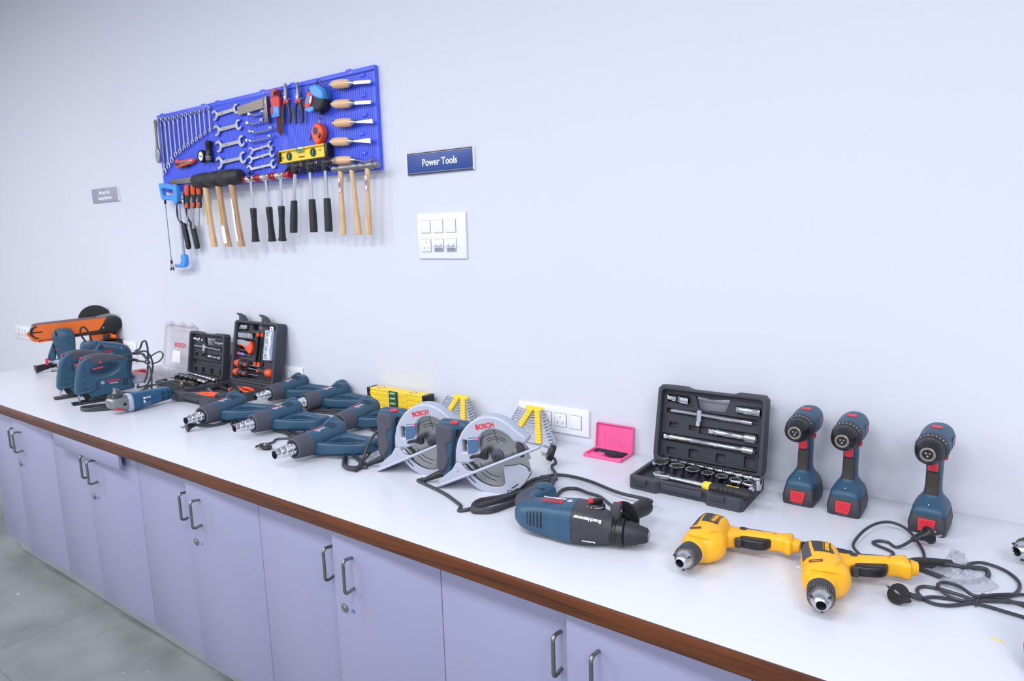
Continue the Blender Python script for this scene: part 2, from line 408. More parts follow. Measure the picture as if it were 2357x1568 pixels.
def hook(x, z, L=.03, par=None):
    """a small spring wire hook clipped in the board"""
    global HOOK0
    if HOOK0 is None:
        HOOK0 = MB().tube([(0, .004, .004), (0, -.006, .004), (0, -.02, -.001), (0, -.03, .002), (0, -.036, .009)], .0012, 6, 3).build('wire_hook', 'steel', board)
        o = HOOK0
    else:
        o = HOOK0.copy(); col.objects.link(o); o.parent = board
    o.location = (x + 2.684, BF, z - 1.11); o.scale = (1, L / .036, 1)
def clipwire(x, z, wd=.016):
    o = MB(bo).tube([(x - wd, BF - .002, z + .004), (x - wd * .6, BF - .011, z + .001), (x, BF - .014, z - .003), (x + wd * .6, BF - .011, z - .006), (x + wd, BF - .002, z - .008)], .0010, 6, 3).build('wire_clip', 'steel', board)
def jaw(x, y, r, ang, op=.5, k=14):
    """open spanner head, opening towards ang (degrees)"""
    a0 = math.degrees(math.asin(op)); L = circ(0, 0, r, k, a0, 360 - a0)
    L += [(r * .55, -r * op * .92), (-r * .18, -r * op * .92), (-r * .42, 0), (-r * .18, r * op * .92), (r * .55, r * op * .92)]
    c_, s_ = math.cos(R(ang)), math.sin(R(ang)); return [(x + a * c_ - b * s_, y + a * s_ + b * c_) for a, b in L]
def ringhead(mb, x, y, r, t, m): mb.plate([circ(x, y, r, 20), ngon(x, y, r * .62, 12)], t, t * .2, m)
def shank(mb, x0, x1, w0, w1, t, m):
    mb.plate([[(x0, -w0 / 2), (x0, w0 / 2), (x0 + (x1 - x0) * .12, w0 * .42), (x1 - (x1 - x0) * .12, w1 * .42), (x1, w1 / 2), (x1, -w1 / 2), (x1 - (x1 - x0) * .12, -w1 * .42), (x0 + (x1 - x0) * .12, -w0 * .42)]], t, t * .25, m)

# hanging combination spanners: ring end up, open end down
ST = [(-3.410, 1.268, 1.025), (-3.368, 1.266, 1.050), (-3.331, 1.265, 1.073), (-3.290, 1.264, 1.097), (-3.249, 1.264, 1.108), (-3.209, 1.265, 1.120), (-3.172, 1.266, 1.130), (-3.134, 1.267, 1.141), (-3.096, 1.267, 1.149), (-3.060, 1.266, 1.158), (-3.022, 1.267, 1.168), (-2.979, 1.271, 1.178)]
NTH = ['largest, leftmost', 'second from the left', 'third from the left', 'fourth from the left', 'fifth from the left', 'sixth from the left', 'sixth from the right', 'fifth from the right', 'fourth from the right', 'third from the right', 'second from the right', 'smallest, rightmost']
for i, (x, zt, zb) in enumerate(ST):
    L = zt - zb; r = .0075 + L * .034; j = .006 + L * .055
    t = thing('combination_spanner', 'combination spanner hung ring up on the blue board, ' + NTH[i] + ' of the row', 'spanner', (x, BF - .010, zt), 0, 'combination spanners hanging in a row on the blue board')
    t.rotation_euler = (0, R(1.5), 0)
    m_ = XZ @ RZ(-90)
    a = MB(); ringhead(a, 0, 0, r, .008, m_); a.build('ring_end', 'spanner chrome', t)
    a = MB(); shank(a, r * .75, L - j * .75, r * .95, r * .95, .0045, m_); a.build('shank', 'spanner chrome', t)
    a = MB(); a.plate([jaw(L, 0, j, 15, .42)], .006, .001, m_); a.build('open_end', 'spanner chrome', t)
    hook(x, zt - .002, .024)
# adjustable spanner at far left
t = thing('adjustable_spanner', 'grey adjustable spanner hanging at the left edge of the blue board', 'spanner', (-3.425, BF - .026, 1.262))
t.rotation_euler = (0, R(3), 0)
m_ = XZ @ RZ(-90)
MB().plate([sm([(-.01, 0), (0, .011), (.03, .008), (.09, .007), (.135, .011), (.14, -.01), (.09, -.007), (.03, -.008), (0, -.011)]), circ(.003, 0, .0045, 10)], .007, .0015, m_).build('handle', 'bare steel', t)
MB().plate([sm([(.13, -.011), (.128, .012), (.145, .021), (.175, .021), (.196, .012), (.193, .004), (.168, .002), (.168, -.004), (.15, -.014)])], .012, .002, m_).build('fixed_jaw', 'steel', t)
MB().plate([sm([(.158, -.003), (.19, -.002), (.192, -.010), (.172, -.019), (.155, -.017)])], .010, .002, m_).build('moving_jaw', 'steel', t)
MB().cyl((-.006, -.001, -.152), (.006, -.001, -.152), .005).build('knurl_screw', 'bare steel', t)

# snap-off knife
t = thing('utility_knife', 'orange and grey snap-off utility knife clipped on the blue board', 'knife', (-3.208, BF - .013, 1.052))
t.rotation_euler = (0, R(-2), 0)
MB().plate([sm([(-.082, .012), (-.07, .024), (-.05, .014), (0, .012), (.05, .013), (.078, .008), (.082, -.004), (.06, -.012), (0, -.015), (-.05, -.018), (-.078, -.016), (-.084, 0)], 3)], .018, .004, XZ).build('grip', 'grip orange', t)
MB().box((.012, -.010, -.001), (.125, .003, .010), bev=.001).build('slider_rail', 'brushed steel', t)
MB().box((-.062, -.0105, -.002), (.03, .004, .014), bev=.001).build('slider', 'charcoal', t)
MB().box((-.005, -.002, -.017), (.05, .016, .006), bev=.002).build('rubber_pad', 'black rubber', t)

# round tape roll and torch
t = thing('round_dial', 'round black rimmed disc with a white face beside the torch on the blue board', 'gauge', (-3.060, BF - .002, 1.068))
MB().lathe([(0, .02), (0, .0285), (.020, .0285), (.023, .0265), (.023, .021), (.019, .021)], frame((0, 0, 0), (0, -1, 0)), 28).build('rim', 'black plastic', t)
MB().lathe([(.0185, .0215), (.020, .0205), (.0205, .001)], frame((0, 0, 0), (0, -1, 0)), 28).build('face', 'paper', t)
MB().box((0, -.0208, 0), (.022, .0012, .006), rot=Matrix.Rotation(R(25), 3, 'Y')).build('blue_mark', 'saw blue', t)
t = thing('torch', 'small black torch hanging upright on the blue board', 'torch', (-2.992, BF - .018, 1.128))
t.rotation_euler = (0, R(4), 0)
MB().lathe([(-.092, .012), (-.09, .0165), (-.062, .0165), (-.058, .014), (-.02, .014), (-.018, .0155), (0, .0155), (.003, .012)], n=24).build('barrel', 'black plastic', t)
for z in (-.078, -.068): MB().lathe([(z - .0015, .0169), (z + .0015, .0169)], n=24).build('silver_band', 'steel', t)
MB().tube([(-.004, 0, .002), (-.01, 0, .012), (-.03, .01, .018)], .0009, 6, 4).build('lanyard', 'black rubber', t)

# four large double open-ended spanners, jaws left and right
BS = [(-2.958, 1.236, -2.746, 1.246, 'topmost'), (-2.955, 1.170, -2.738, 1.178, 'second from top'), (-2.952, 1.100, -2.725, 1.108, 'third from top'), (-2.960, 1.028, -2.724, 1.038, 'largest, lowest')]
for i, (x0, z0, x1, z1, nm) in enumerate(BS):
    L = math.hypot(x1 - x0, z1 - z0) - .02; r = .022 + .0018 * i
    t = thing('double_open_spanner', nm + ' of the four large double open spanners on the blue board', 'spanner', ((x0 + x1) / 2, BF - .008, (z0 + z1) / 2), 0, 'large double open spanners on the blue board')
    t.rotation_euler = (0, -math.atan2(z1 - z0, x1 - x0), 0)
    MB().plate([jaw(-L / 2 + r * .5, 0, r * 1.08, 195, .52)], .008, .0015, XZ).build('open_end', 'spanner chrome', t)
    MB().plate([jaw(L / 2 - r * .5, 0, r, 15, .52)], .008, .0015, XZ).build('open_end', 'spanner chrome', t)
    a = MB(); shank(a, -L / 2 + r * 1.3, L / 2 - r * 1.3, .021, .019, .006, XZ); a.build('shank', 'steel', t)
    clipwire((x0 + x1) / 2 - .02, (z0 + z1) / 2)
# small spanners: four offset ring spanners seen edge-on, three open ones below
SS = [(-2.664, 1.203, -2.556, 1.207), (-2.681, 1.169, -2.567, 1.174), (-2.667, 1.133, -2.511, 1.136), (-2.695, 1.099, -2.523, 1.104)]
NM = ['topmost', 'second', 'third', 'lowest']
for i, (x0, z0, x1, z1) in enumerate(SS):
    L = x1 - x0
    t = thing('ring_spanner', 'small chrome offset ring spanner lying edge-on, ' + NM[i] + ' of four on the blue board', 'spanner', ((x0 + x1) / 2, BF - .016, (z0 + z1) / 2), 0, 'small ring spanners on the blue board')
    t.rotation_euler = (0, -math.atan2(z1 - z0, L), 0)
    for s_ in (-1, 1):
        MB().lathe([(-.004, .007), (-.0045, .0105), (.0045, .0105), (.004, .007)], MT(s_ * (L / 2 - .008), -.004, .003) @ RY(s_ * 12), 18).build('ring_end', 'chrome', t)
    MB().tube([(-L / 2 + .018, -.004, .003), (-L / 2 + .032, 0, -.003), (0, 0, -.004), (L / 2 - .032, 0, -.003), (L / 2 - .018, -.004, .003)], .0036, 8, 4).build('shank', 'chrome', t)
    clipwire((x0 + x1) / 2, (z0 + z1) / 2, .012)
S3 = [(-2.696, 1.060, -2.537, 1.074), (-2.709, 1.024, -2.531, 1.040), (-2.719, .983, -2.527, .994)]
for i, (x0, z0, x1, z1) in enumerate(S3):
    L = x1 - x0; r = .0175 + .0012 * i
    t = thing('small_open_spanner', ('uppermost', 'middle', 'lowest')[i] + ' of three small double open spanners stacked beside the yellow level', 'spanner', ((x0 + x1) / 2, BF - .008, (z0 + z1) / 2), 0, 'small open spanners on the blue board')
    t.rotation_euler = (0, -math.atan2(z1 - z0, L), 0)
    for s_ in (-1, 1): MB().plate([jaw(s_ * (L / 2 - r * .5), 0, r, 15 if s_ > 0 else 195, .5)], .007, .0012, XZ).build('open_end', 'chrome', t)
    a = MB(); shank(a, -L / 2 + r * 1.2, L / 2 - r * 1.2, .014, .013, .005, XZ); a.build('shank', 'chrome', t)
    clipwire((x0 + x1) / 2, (z0 + z1) / 2, .014)
# try square
t = thing('try_square', 'steel try square with a broad blade on the blue board', 'square', (-2.548, BF - .013, 1.262))
MB().plate([[(-.205, -.010), (-.01, .002), (-.01, -.038), (-.205, -.048)]], .003, .0005, XZ).build('blade', 'bare steel', t)
MB().box((.004, 0, -.048), (.026, .02, .105), bev=.002).build('stock', 'brushed steel', t)
MB().box((.004, -.0105, -.06), (.010, .002, .07), bev=.0005).build('stock_insert', 'bare steel', t)
clipwire(-2.65, 1.235)
# hex key set in red holder
t = thing('hex_key_set', 'red holder of long brown hex keys with a light blue band on the blue board', 'hex key set', (-2.475, BF - .002, 1.19))
MB().plate([sm([(-.03, .07), (.022, .066), (.026, .03), (.02, -.012), (-.012, -.016), (-.026, .02)], 3)], .016, .003, MT(0, -.012, 0) @ XZ).build('holder', 'signal red', t)
MB().plate([rp(-.024, .064, .016, .096, .008)], .02, .003, MT(0, -.012, 0) @ XZ).build('holder_top', 'deep red', t)
MB().box((0, -.022, .006), (.052, .006, .042), bev=.002).build('band', 'sky blue', t)
MB().box((-.019, -.024, .012), (.013, .006, .03), bev=.002).build('band_tab', 'signal red', t)
for k in range(7):
    x = -.006 + k * .0052; zb = -.090 + .004 * abs(k - 4)
    MB().tube([(x, -.014, zb), (x, -.014, .05), (x - .002, -.016, .068 + k * .002), (x + .012 - k * .004, -.028, .072 + k * .002)], .0019, 6, 3).build('hex_key', 'rust steel', t)
# pliers
def pliers(name, lab, x, z, kind):
    t = thing(name, lab, 'pliers', (x, BF - .014, z)); t.rotation_euler = (0, R(3), 0)
    lw = .75 if kind else 1
    for s_ in (-1, 1):
        MB().plate([[(0, -.072), (s_ * .011, -.066), (s_ * .012, -.045), (s_ * .008 / lw, -.03), (s_ * .0035, 0), (s_ * .0008, 0), (s_ * .0008, -.04), (0, -.055)]], .010, .002, MT(0, -.002 * s_, 0) @ XZ).build('jaw', 'mid steel', t)
        MB().tube([(s_ * .006, 0, -.066), (s_ * .013, 0, -.082), (s_ * .021, 0, -.105), (s_ * .023, 0, -.13), (s_ * .019, 0, -.155)], lambda u: .0052 + .0016 * math.sin(u * 3), 10, 4).build('grip', 'charcoal', t)
        MB().tube([(s_ * .006, 0, -.064), (s_ * .0105, 0, -.077)], .0062, 10, 1).build('grip_collar', 'grip orange', t)
    MB().lathe([(-.0085, .001), (-.008, .006), (.008, .006), (.0085, .001)], frame((0, 0, -.056), (0, -1, 0)), 16).build('pivot', 'steel', t)
    clipwire(x, z - .055, .014)
pliers('long_nose_pliers', 'long-nose pliers with grey and orange grips beside the red hex key set', -2.409, 1.300, 1)
pliers('combination_pliers', 'combination pliers with grey and orange grips beside the big tape measure', -2.332, 1.292, 0)
# large tape measure with strap
t = thing('tape_measure', 'large black and sky blue tape measure with a black wrist strap on the blue board', 'tape measure', (-2.208, BF - .002, 1.208))
o_ = sm([(-.052, .012), (-.012, .048), (.03, .046), (.058, .022), (.060, -.022), (.030, -.046), (-.020, -.040), (-.06, -.026), (-.066, -.012)], 4)
MB().plate([o_], .045, .010, MT(0, -.024, 0) @ XZ, 3).build('case', 'black rubber', t)
MB().plate([sm([(-.004, .048), (.03, .048), (.060, .024), (.062, -.006), (.030, .0), (.002, .014), (-.012, .036)], 4)], .048, .006, MT(0, -.026, 0) @ XZ).build('blue_shell', 'sky blue', t)
MB().plate([sm([(-.050, -.032), (-.03, -.024), (.004, -.028), (.002, -.042), (-.025, -.046)], 4)], .047, .004, MT(0, -.025, 0) @ XZ).build('blue_foot', 'sky blue', t)
MB().plate([sm([(-.044, -.02), (-.026, .022), (-.012, .03), (.006, .010), (-.004, -.016), (-.03, -.03)], 3)], .003, .001, MT(0, -.048, 0) @ XZ).build('label', 'signal red', t)
MB().box((-.021, -.0497, .002), (.016, .0012, .032), rot=Matrix.Rotation(R(25), 3, 'Y')).build('label_panel', 'saw blue', t)
MB().box((-.006, -.0497, -.002), (.009, .0012, .026), rot=Matrix.Rotation(R(25), 3, 'Y')).build('label_figures', 'letter white', t)
MB().tube([(-.002, -.018, .044), (.0, -.02, .062), (.020, -.022, .072), (.052, -.024, .045), (.083, -.025, .004), (.078, -.026, -.008), (.055, -.024, .030), (.020, -.022, .056), (.006, -.02, .058)], .0017, 6, 5).build('wrist_strap', 'black rubber', t)
MB().box((.022, -.024, -.05), (.016, .024, .012), bev=.003).build('belt_tip', 'black plastic', t)
# small orange tape measure
t = thing('small_tape_measure', 'small orange tape measure hanging under the large one on the blue board', 'tape measure', (-2.215, BF - .002, 1.085))
MB().plate([sm([(-.034, .005), (-.010, .034), (.010, .036), (.031, .015), (.032, -.012), (.002, -.042), (-.016, -.036)], 4)], .03, .006, MT(0, -.017, 0) @ XZ).build('case', 'grip orange', t)
MB().plate([circ(-.004, .008, .014, 16)], .003, .001, MT(0, -.032, 0) @ XZ).build('side_disc', 'rubber grey', t)
MB().box((.018, -.026, -.012), (.013, .016, .02), rot=Matrix.Rotation(R(30), 3, 'Y'), bev=.002).build('lock_button', 'black plastic', t)
MB().tube([(-.002, -.015, .035), (-.02, -.017, .03), (-.042, -.02, -.002), (-.053, -.02, -.022)], .0028, 6, 4).build('strap', 'black rubber', t)
MB().tube([(.0, -.014, .034), (.0, -.014, .052)], .0022, 6, 1).build('hanging_loop', 'steel', t)
hook(-2.215, 1.139, .02)
# spirit level
def level(name, lab, cat, loc, L, H, D, web=.35):
    t = thing(name, lab, cat, loc)
    B = MB().box((0, 0, 0), (L - .03, D * web, H - .004)); B.box((0, 0, H / 2 - .003), (L - .03, D, .006), bev=.001); B.box((0, 0, -H / 2 + .003), (L - .03, D, .006), bev=.001)
    B.build('body', 'level yellow', t)
    for s_ in (-1, 1): MB().box((s_ * (L / 2 - .009), 0, 0), (.019, D + .001, H + .001), bev=.002).build('end_cap', 'black plastic', t)
    return t, L, H, D
t, L, H, D = level('spirit_level', 'yellow spirit level with black end caps fixed along the blue board', 'spirit level', (-2.313, BF - .022, 1.0145), .318, .050, .030)
t.rotation_euler = (0, R(-1), 0)
for x in (-.088, .064):
    MB().lathe([(.004, .0165), (.0085, .0165), (.0085, .0135), (.006, .013), (.005, .001)], frame((x, 0, -.001), (0, -1, 0)), 24).build('vial_ring', 'charcoal', t)
    MB().cyl((x - .002, -.0085, -.011), (x + .002, -.0085, .009), .004, n=12).build('vial', 'vial green', t)
MB().box((-.011, -.007, .017), (.042, .017, .018), bev=.001).build('vial_window', 'steel', t)
MB().cyl((-.026, -.016, .016), (.004, -.016, .016), .0045, n=12).build('vial', 'vial green', t)
MB().text('Control', .011, MT(-.01, -.0058, -.010) @ XZ, .0003, .0003).build('lettering', 'letter black', t)
MB().text('CE', .010, MT(.105, -.0058, .004) @ XZ, .0003).build('lettering', 'letter black', t)
MB().text('0.5', .010, MT(-.13, -.0058, -.004) @ XZ, .0003).build('lettering', 'letter black', t)
# wood chisels
CH = [(-2.127, 1.2525, -1.908, 1.2335, 'skew'), (-2.128, 1.181, -1.912, 1.163, 'skew'), (-2.127, 1.112, -1.909, 1.096, 'gouge'), (-2.149, 1.045, -1.926, 1.029, 'flat'), (-2.142, .974, -1.921, .962, 'bent')]
CN = ['topmost, with a narrow straight blade', 'second from top, with a pointed blade', 'third from top, with a flared gouge blade', 'fourth from top, with a flat wedge blade', 'lowest, with a curved spoon blade']
for i, (x0, z0, x1, z1, kd) in enumerate(CH):
    t = thing('wood_chisel', 'wood carving chisel on the blue board, ' + CN[i], 'chisel', (x0 + .008, BF - .020, z0), 0, 'wooden handled chisels on the blue board')
    t.rotation_euler = (0, -math.atan2(z1 - z0, x1 - x0), 0); L = x1 - x0 - .008
    F = frame((0, 0, 0), (1, 0, 0))
    MB().lathe([(.004, .012), (.010, .0145), (.030, .0165), (.06, .0168), (.084, .0150), (.093, .0125), (.096, .0105)], F, 20).build('handle', 'chisel wood', t)
    MB().lathe([(-.004, .004), (-.003, .012), (.006, .0125), (.008, .011)], F, 20).build('butt_cap', 'steel', t)
    MB().lathe([(.092, .0105), (.100, .0105), (.112, .006), (.118, .0035)], F, 16).build('ferrule', 'steel', t)
    b = MB()
    if kd == 'bent':
        b.tube([(.11, 0, 0), (.14, 0, -.003), (.17, 0, -.010), (.195, 0, -.008), (.211, 0, .006)], lambda u: .0034 + .0035 * u, 8, 4)
    else:
        w1 = {'skew': .0065, 'gouge': .0085, 'flat': .010}[kd]; w0 = .0065 if kd == 'skew' else .0035
        b.plate([[(.112, -.003), (.125, -w0), (L - .004, -w1), (L, w1 - .003 if kd == 'skew' else -w1), (L - .004, w1), (.125, w0), (.112, .003)]], .004, .0008, XZ)
    b.build('blade', 'steel', t)
    clipwire(x0 + .14, z0 - .004, .014)
    MB(bo).box((x0 + .155, BF - .002, z0 + .016), (.024, .005, .012), bev=.001).build('clip_block', 'board blue', board)

# steel bar behind the mallets
t = thing('steel_rule', 'flat bare steel bar held along the lower left of the blue board', 'steel bar', (-3.22, BF - .008, .969))
MB().box((0, 0, 0), (.33, .003, .026), bev=.0005).build('bar', 'bare steel', t)
for x in (-3.34, -3.16): clipwire(x, .962)

# rubber mallets
MN = ['leftmost of the black rubber mallets, overlapped by the next one', 'middle black rubber mallet with a white label low on its handle', 'rightmost black rubber mallet with torn label along its handle']
for i, (x0, x1, hx0, hx1) in enumerate([(-3.100, -2.985, -3.006, -2.985), (-2.985, -2.880, -2.897, -2.864), (-2.862, -2.700, -2.785, -2.756)]):
    t = thing('rubber_mallet', MN[i] + ', below the blue board', 'mallet', (hx0, BF - .044 - .004 * i, .950), 0, 'rubber mallets hung along the blue board')
    F = frame((-.086, 0, .004), (1, 0, 0))
    MB().lathe([(0, .004), (.002, .026), (.012, .031), (.052, .033), (.054, .0345), (.104, .0345), (.106, .033), (.150, .031), (.160, .024), (.162, .004)], F, 28).build('head', 'black rubber', t)
    dx = hx1 - hx0
    MB().loft([(-.296, dx + .004, 0, .0165, .0115), (-.293, dx + .004, 0, .018, .0125), (-.24, dx * .82, 0, .0165, .011), (-.15, dx * .5, 0, .013, .010), (-.03, .0, 0, .0155, .0125), (0, 0, 0, .0155, .0125)], n=20, k=4).build('handle', 'mallet wood' if i else 'handle wood', t)
    if i < 2: MB().plate([[(dx * .38 - .013, -.095), (dx * .38 - .006, -.095), (dx * .72 - .007, -.195), (dx * .72 - .015, -.195)]], .0008, 0, MT(0, -.0122, 0) @ XZ).build('printed_sticker', 'sticker yellow', t)
    if i == 1: MB().plate([[(dx * .74 - .012, -.205), (dx * .74 + .012, -.205), (dx + .016, -.282), (dx - .012, -.282)]], .001, 0, MT(0, -.0128, 0) @ XZ).build('paper_label', 'paper', t)
    if i == 2: MB().plate([[(dx * .3 - .008, -.088), (dx * .3, -.09), (dx * .5 + .004, -.15), (dx * .7, -.19), (dx * .9 + .004, -.275), (dx * .9 - .01, -.272), (dx * .6 - .012, -.18)]], .001, 0, MT(0, -.0128, 0) @ XZ).build('torn_label', 'paper', t)
    for s_ in (-.024, .024): hook(hx0 + s_, .928, .055)
# soft-faced hammers
RN = ['leftmost, partly behind the rubber mallet', 'middle one', 'rightmost, its red face fully in view']
for i, (hx0, hx1) in enumerate([(-2.668, -2.672), (-2.561, -2.553), (-2.459, -2.482)]):
    t = thing('soft_face_hammer', 'chrome hammer with red faces and ribbed black grip, ' + RN[i], 'hammer', (hx0, BF - .034, .940), 0, 'red faced hammers hung along the blue board')
    F = frame((0, 0, 0), (1, 0, 0))
    MB().lathe([(-.024, .0135), (-.022, .0155), (-.018, .014), (.018, .014), (.022, .0155), (.026, .0135)], F, 24).build('head', 'chrome', t)
    for s_ in (-1, 1):
        MB().lathe([(.0, .0125), (.016, .0135), (.020, .0165), (.038, .0165), (.042, .015), (.0425, .002)], frame((s_ * .024, 0, 0), (s_, 0, 0)), 24).build('plastic_face', 'deep red', t)
    dx = hx1 - hx0
    MB().cyl((0, 0, -.008), (dx * .5, 0, -.13), .0075, n=16).build('shaft', 'chrome', t)
    G = []; n_ = 22
    for k in range(n_ * 2 + 1):
        u = k / (n_ * 2); G.append((.128 + u * .13, (.0125 + .003 * abs(u - .45) * 2) - (.0014 if k % 2 else 0)))
    G = [(.124, .0135), (.13, .0135)] + G[1:] + [(.26, .0175), (.268, .017), (.27, .005)]
    MB().lathe(G, frame((dx * .05, 0, 0), (dx, 0, -.27)), 18).build('ribbed_grip', 'black rubber', t)
    for s_ in (-.018, .018): hook(hx0 + s_, .926, .044)
# claw hammers
KN = ['leftmost of the three black claw hammers', 'middle black claw hammer of the three', 'rightmost black claw hammer, beside the ball-pein hammers']
for i, (hx0, hx1) in enumerate([(-2.361, -2.400), (-2.266, -2.270), (-2.173, -2.178)]):
    t = thing('claw_hammer', KN[i] + ', with a tubular chrome shaft', 'hammer', (hx0, BF - .036, .968), 0, 'claw hammers hung along the blue board')
    h = MB().lathe([(.0, .012), (.02, .011), (.03, .0105), (.04, .0125), (.042, .0145), (.055, .0145), (.057, .012)], frame((0, 0, 0), (1, 0, .05)), 20)
    h.lathe([(-.03, .0125), (-.02, .014), (0, .015), (.010, .014), (.015, .008)], n=20)
    h.build('head', 'black plastic', t)
    for s_ in (-1, 1): MB().tube([(-.004, s_ * .005, .003), (-.024, s_ * .006, .0), (-.045, s_ * .008, -.012), (-.060, s_ * .009, -.030)], lambda u: .008 - .005 * u, 8, 4).build('claw', 'black plastic', t)
    MB().cyl((.0565, 0, .0028), (.0595, 0, .003), .0135, n=20).build('striking_face', 'steel', t)
    dx = hx1 - hx0
    MB().cyl((0, 0, -.02), (dx * .52, 0, -.14), .0078, n=16).build('shaft', 'chrome', t)
    MB().loft([(-.262, dx, 0, .0135, .012), (-.258, dx, 0, .0155, .0135), (-.20, dx * .78, 0, .0155, .013), (-.145, dx * .57, 0, .0135, .012), (-.134, dx * .52, 0, .0125, .0115)], n=20, k=2).build('grip', 'black rubber', t)
    for s_ in (-.018, .018): hook(hx0 + s_, .952, .044)
# ball-pein hammers
PN = ['leftmost ball-pein hammer, with a printed label on its handle', 'middle ball-pein hammer with a plain wooden handle', 'rightmost ball-pein hammer, with a printed label on its handle']
for i, (hx0, hx1) in enumerate([(-2.091, -2.099), (-2.027, -2.010), (-1.942, -1.956)]):
    t = thing('ball_pein_hammer', PN[i] + ', below the blue board', 'hammer', (hx0, BF - .032, .941), 0, 'ball-pein hammers hung along the blue board')
    h = MB().lathe([(-.052, .009), (-.051, .0125), (-.038, .0125), (-.034, .0095), (-.024, .0095), (-.014, .013), (.010, .013), (.018, .008), (.024, .008), (.029, .0118), (.037, .0132), (.045, .0118), (.050, .006), (.051, .001)], frame((.012, 0, 0), (1, 0, 0)), 22)
    h.build('head', 'mid steel', t)
    dx = hx1 - hx0
    MB().loft([(-.250, dx, 0, .0125, .009), (-.247, dx, 0, .0135, .010), (-.19, dx * .78, 0, .0125, .0095), (-.09, dx * .4, 0, .0085, .0075), (-.03, 0, 0, .0105, .008), (-.006, 0, 0, .0105, .008)], n=18, k=4).build('handle', 'handle wood', t)
    if i != 1:
        MB().plate([rp(dx * .2 - .0055, -.088, dx * .2 + .0055, -.035, .001, 2)], .0008, 0, MT(0, -.0082, 0) @ XZ).build('printed_label', 'paper', t)
        MB().plate([[(dx * .2 + .0032 * math.cos(a / 8 * PI), -.062 + .013 * math.sin(a / 8 * PI)) for a in range(16)]], .0008, 0, MT(0, -.0090, 0) @ XZ).build('label_oval', 'sign blue', t)
        MB().plate([rp(dx * .2 - .0062, -.089, dx * .2 + .0062, -.034, .001, 2), rp(dx * .2 - .0050, -.0875, dx * .2 + .0050, -.0355, .001, 2)], .0007, 0, MT(0, -.0084, 0) @ XZ).build('label_border', 'letter red', t)
    for s_ in (-.014, .016): hook(hx0 + s_, .929, .04)

# hacksaw
t = thing('hacksaw', 'sky blue hacksaw with grey tubular frame hanging below the left end of the board', 'hacksaw', (-3.36, BF - .026, .90))
MB().plate([sm([(-.075, .062), (-.055, .068), (.06, .052), (.083, .035), (.078, -.028), (.055, -.045), (.03, -.022), (-.045, -.015), (-.066, -.006), (-.072, .02)], 4), sm([(-.052, .04), (.02, .032), (.048, .026), (.046, .004), (.02, .004), (-.03, .008), (-.05, .012)], 3)], .026, .007, XZ, 3).build('pistol_grip', 'sky blue', t)
MB().box((.072, 0, -.155), (.017, .008, .27), bev=.002).build('frame_bar', 'grey plate', t)
MB().plate([sm([(.058, -.285), (.092, -.285), (.094, -.325), (.075, -.344), (.012, -.346), (.012, -.334), (.045, -.325), (.058, -.305)], 3)], .024, .006, XZ).build('front_cap', 'sky blue', t)
MB().box((-.052, 0, -.175), (.005, .0012, .33)).build('saw_blade', 'sign blue', t)
for z in (-.018, -.325): MB().box((-.052, 0, z), (.009, .009, .030), bev=.002).build('blade_pin', 'black plastic', t)
MB().box((-.035, 0, -.338), (.05, .014, .018), bev=.002).build('blade_holder', 'matt silver', t)
for s_ in (-1, 1): MB().tube([(-.052, 0, -.346), (-.052 + s_ * .010, 0, -.352), (-.052 + s_ * .014, 0, -.362)], .0038, 8, 3).build('wing_nut', 'black plastic', t)
MB().tube([(-.052, 0, -.345), (-.052, 0, -.355)], .005, 8, 1).build('wing_nut_core', 'black plastic', t)
hook(-3.30, .935, .03)
# black hand clamp / mini saw frame
for k, (x, z, rot, lab) in enumerate([(-3.262, .795, 0, 'black C-shaped hand saw frame with a long flat handle, left of the screwdrivers'), (-3.215, .795, 3, 'second black flat-handled frame hanging behind the screwdrivers')]):
    t = thing('mini_saw_frame', lab, 'saw frame', (x, BF - .012 - (.014 if not k else 0), z)); t.rotation_euler = (0, R(-rot), 0)
    if not k:
        MB().tube([(.006, 0, .078), (-.028, 0, .068), (-.044, 0, .035), (-.038, 0, -.005), (-.008, 0, -.03), (.006, 0, -.048)], .0068, 10, 5).build('bow', 'black plastic', t)
        MB().tube([(-.006, 0, .078), (.012, 0, .082), (.016, 0, .072)], .0055, 10, 4).build('hook_tip', 'steel', t)
    else:
        MB().tube([(-.038, 0, .12), (-.036, 0, .06), (-.028, 0, .0), (-.004, 0, -.03)], .0052, 10, 5).build('bow', 'black plastic', t)
    MB().plate([sm([(-.010, -.03), (.014, -.03), (.024, -.07), (.036, -.130), (.033, -.150), (.012, -.150), (.006, -.12), (-.006, -.06)], 3), circ(.022, -.138, .0022, 8)], .016, .003, XZ).build('handle', 'black plastic', t)
hook(-3.235, .905, .03)
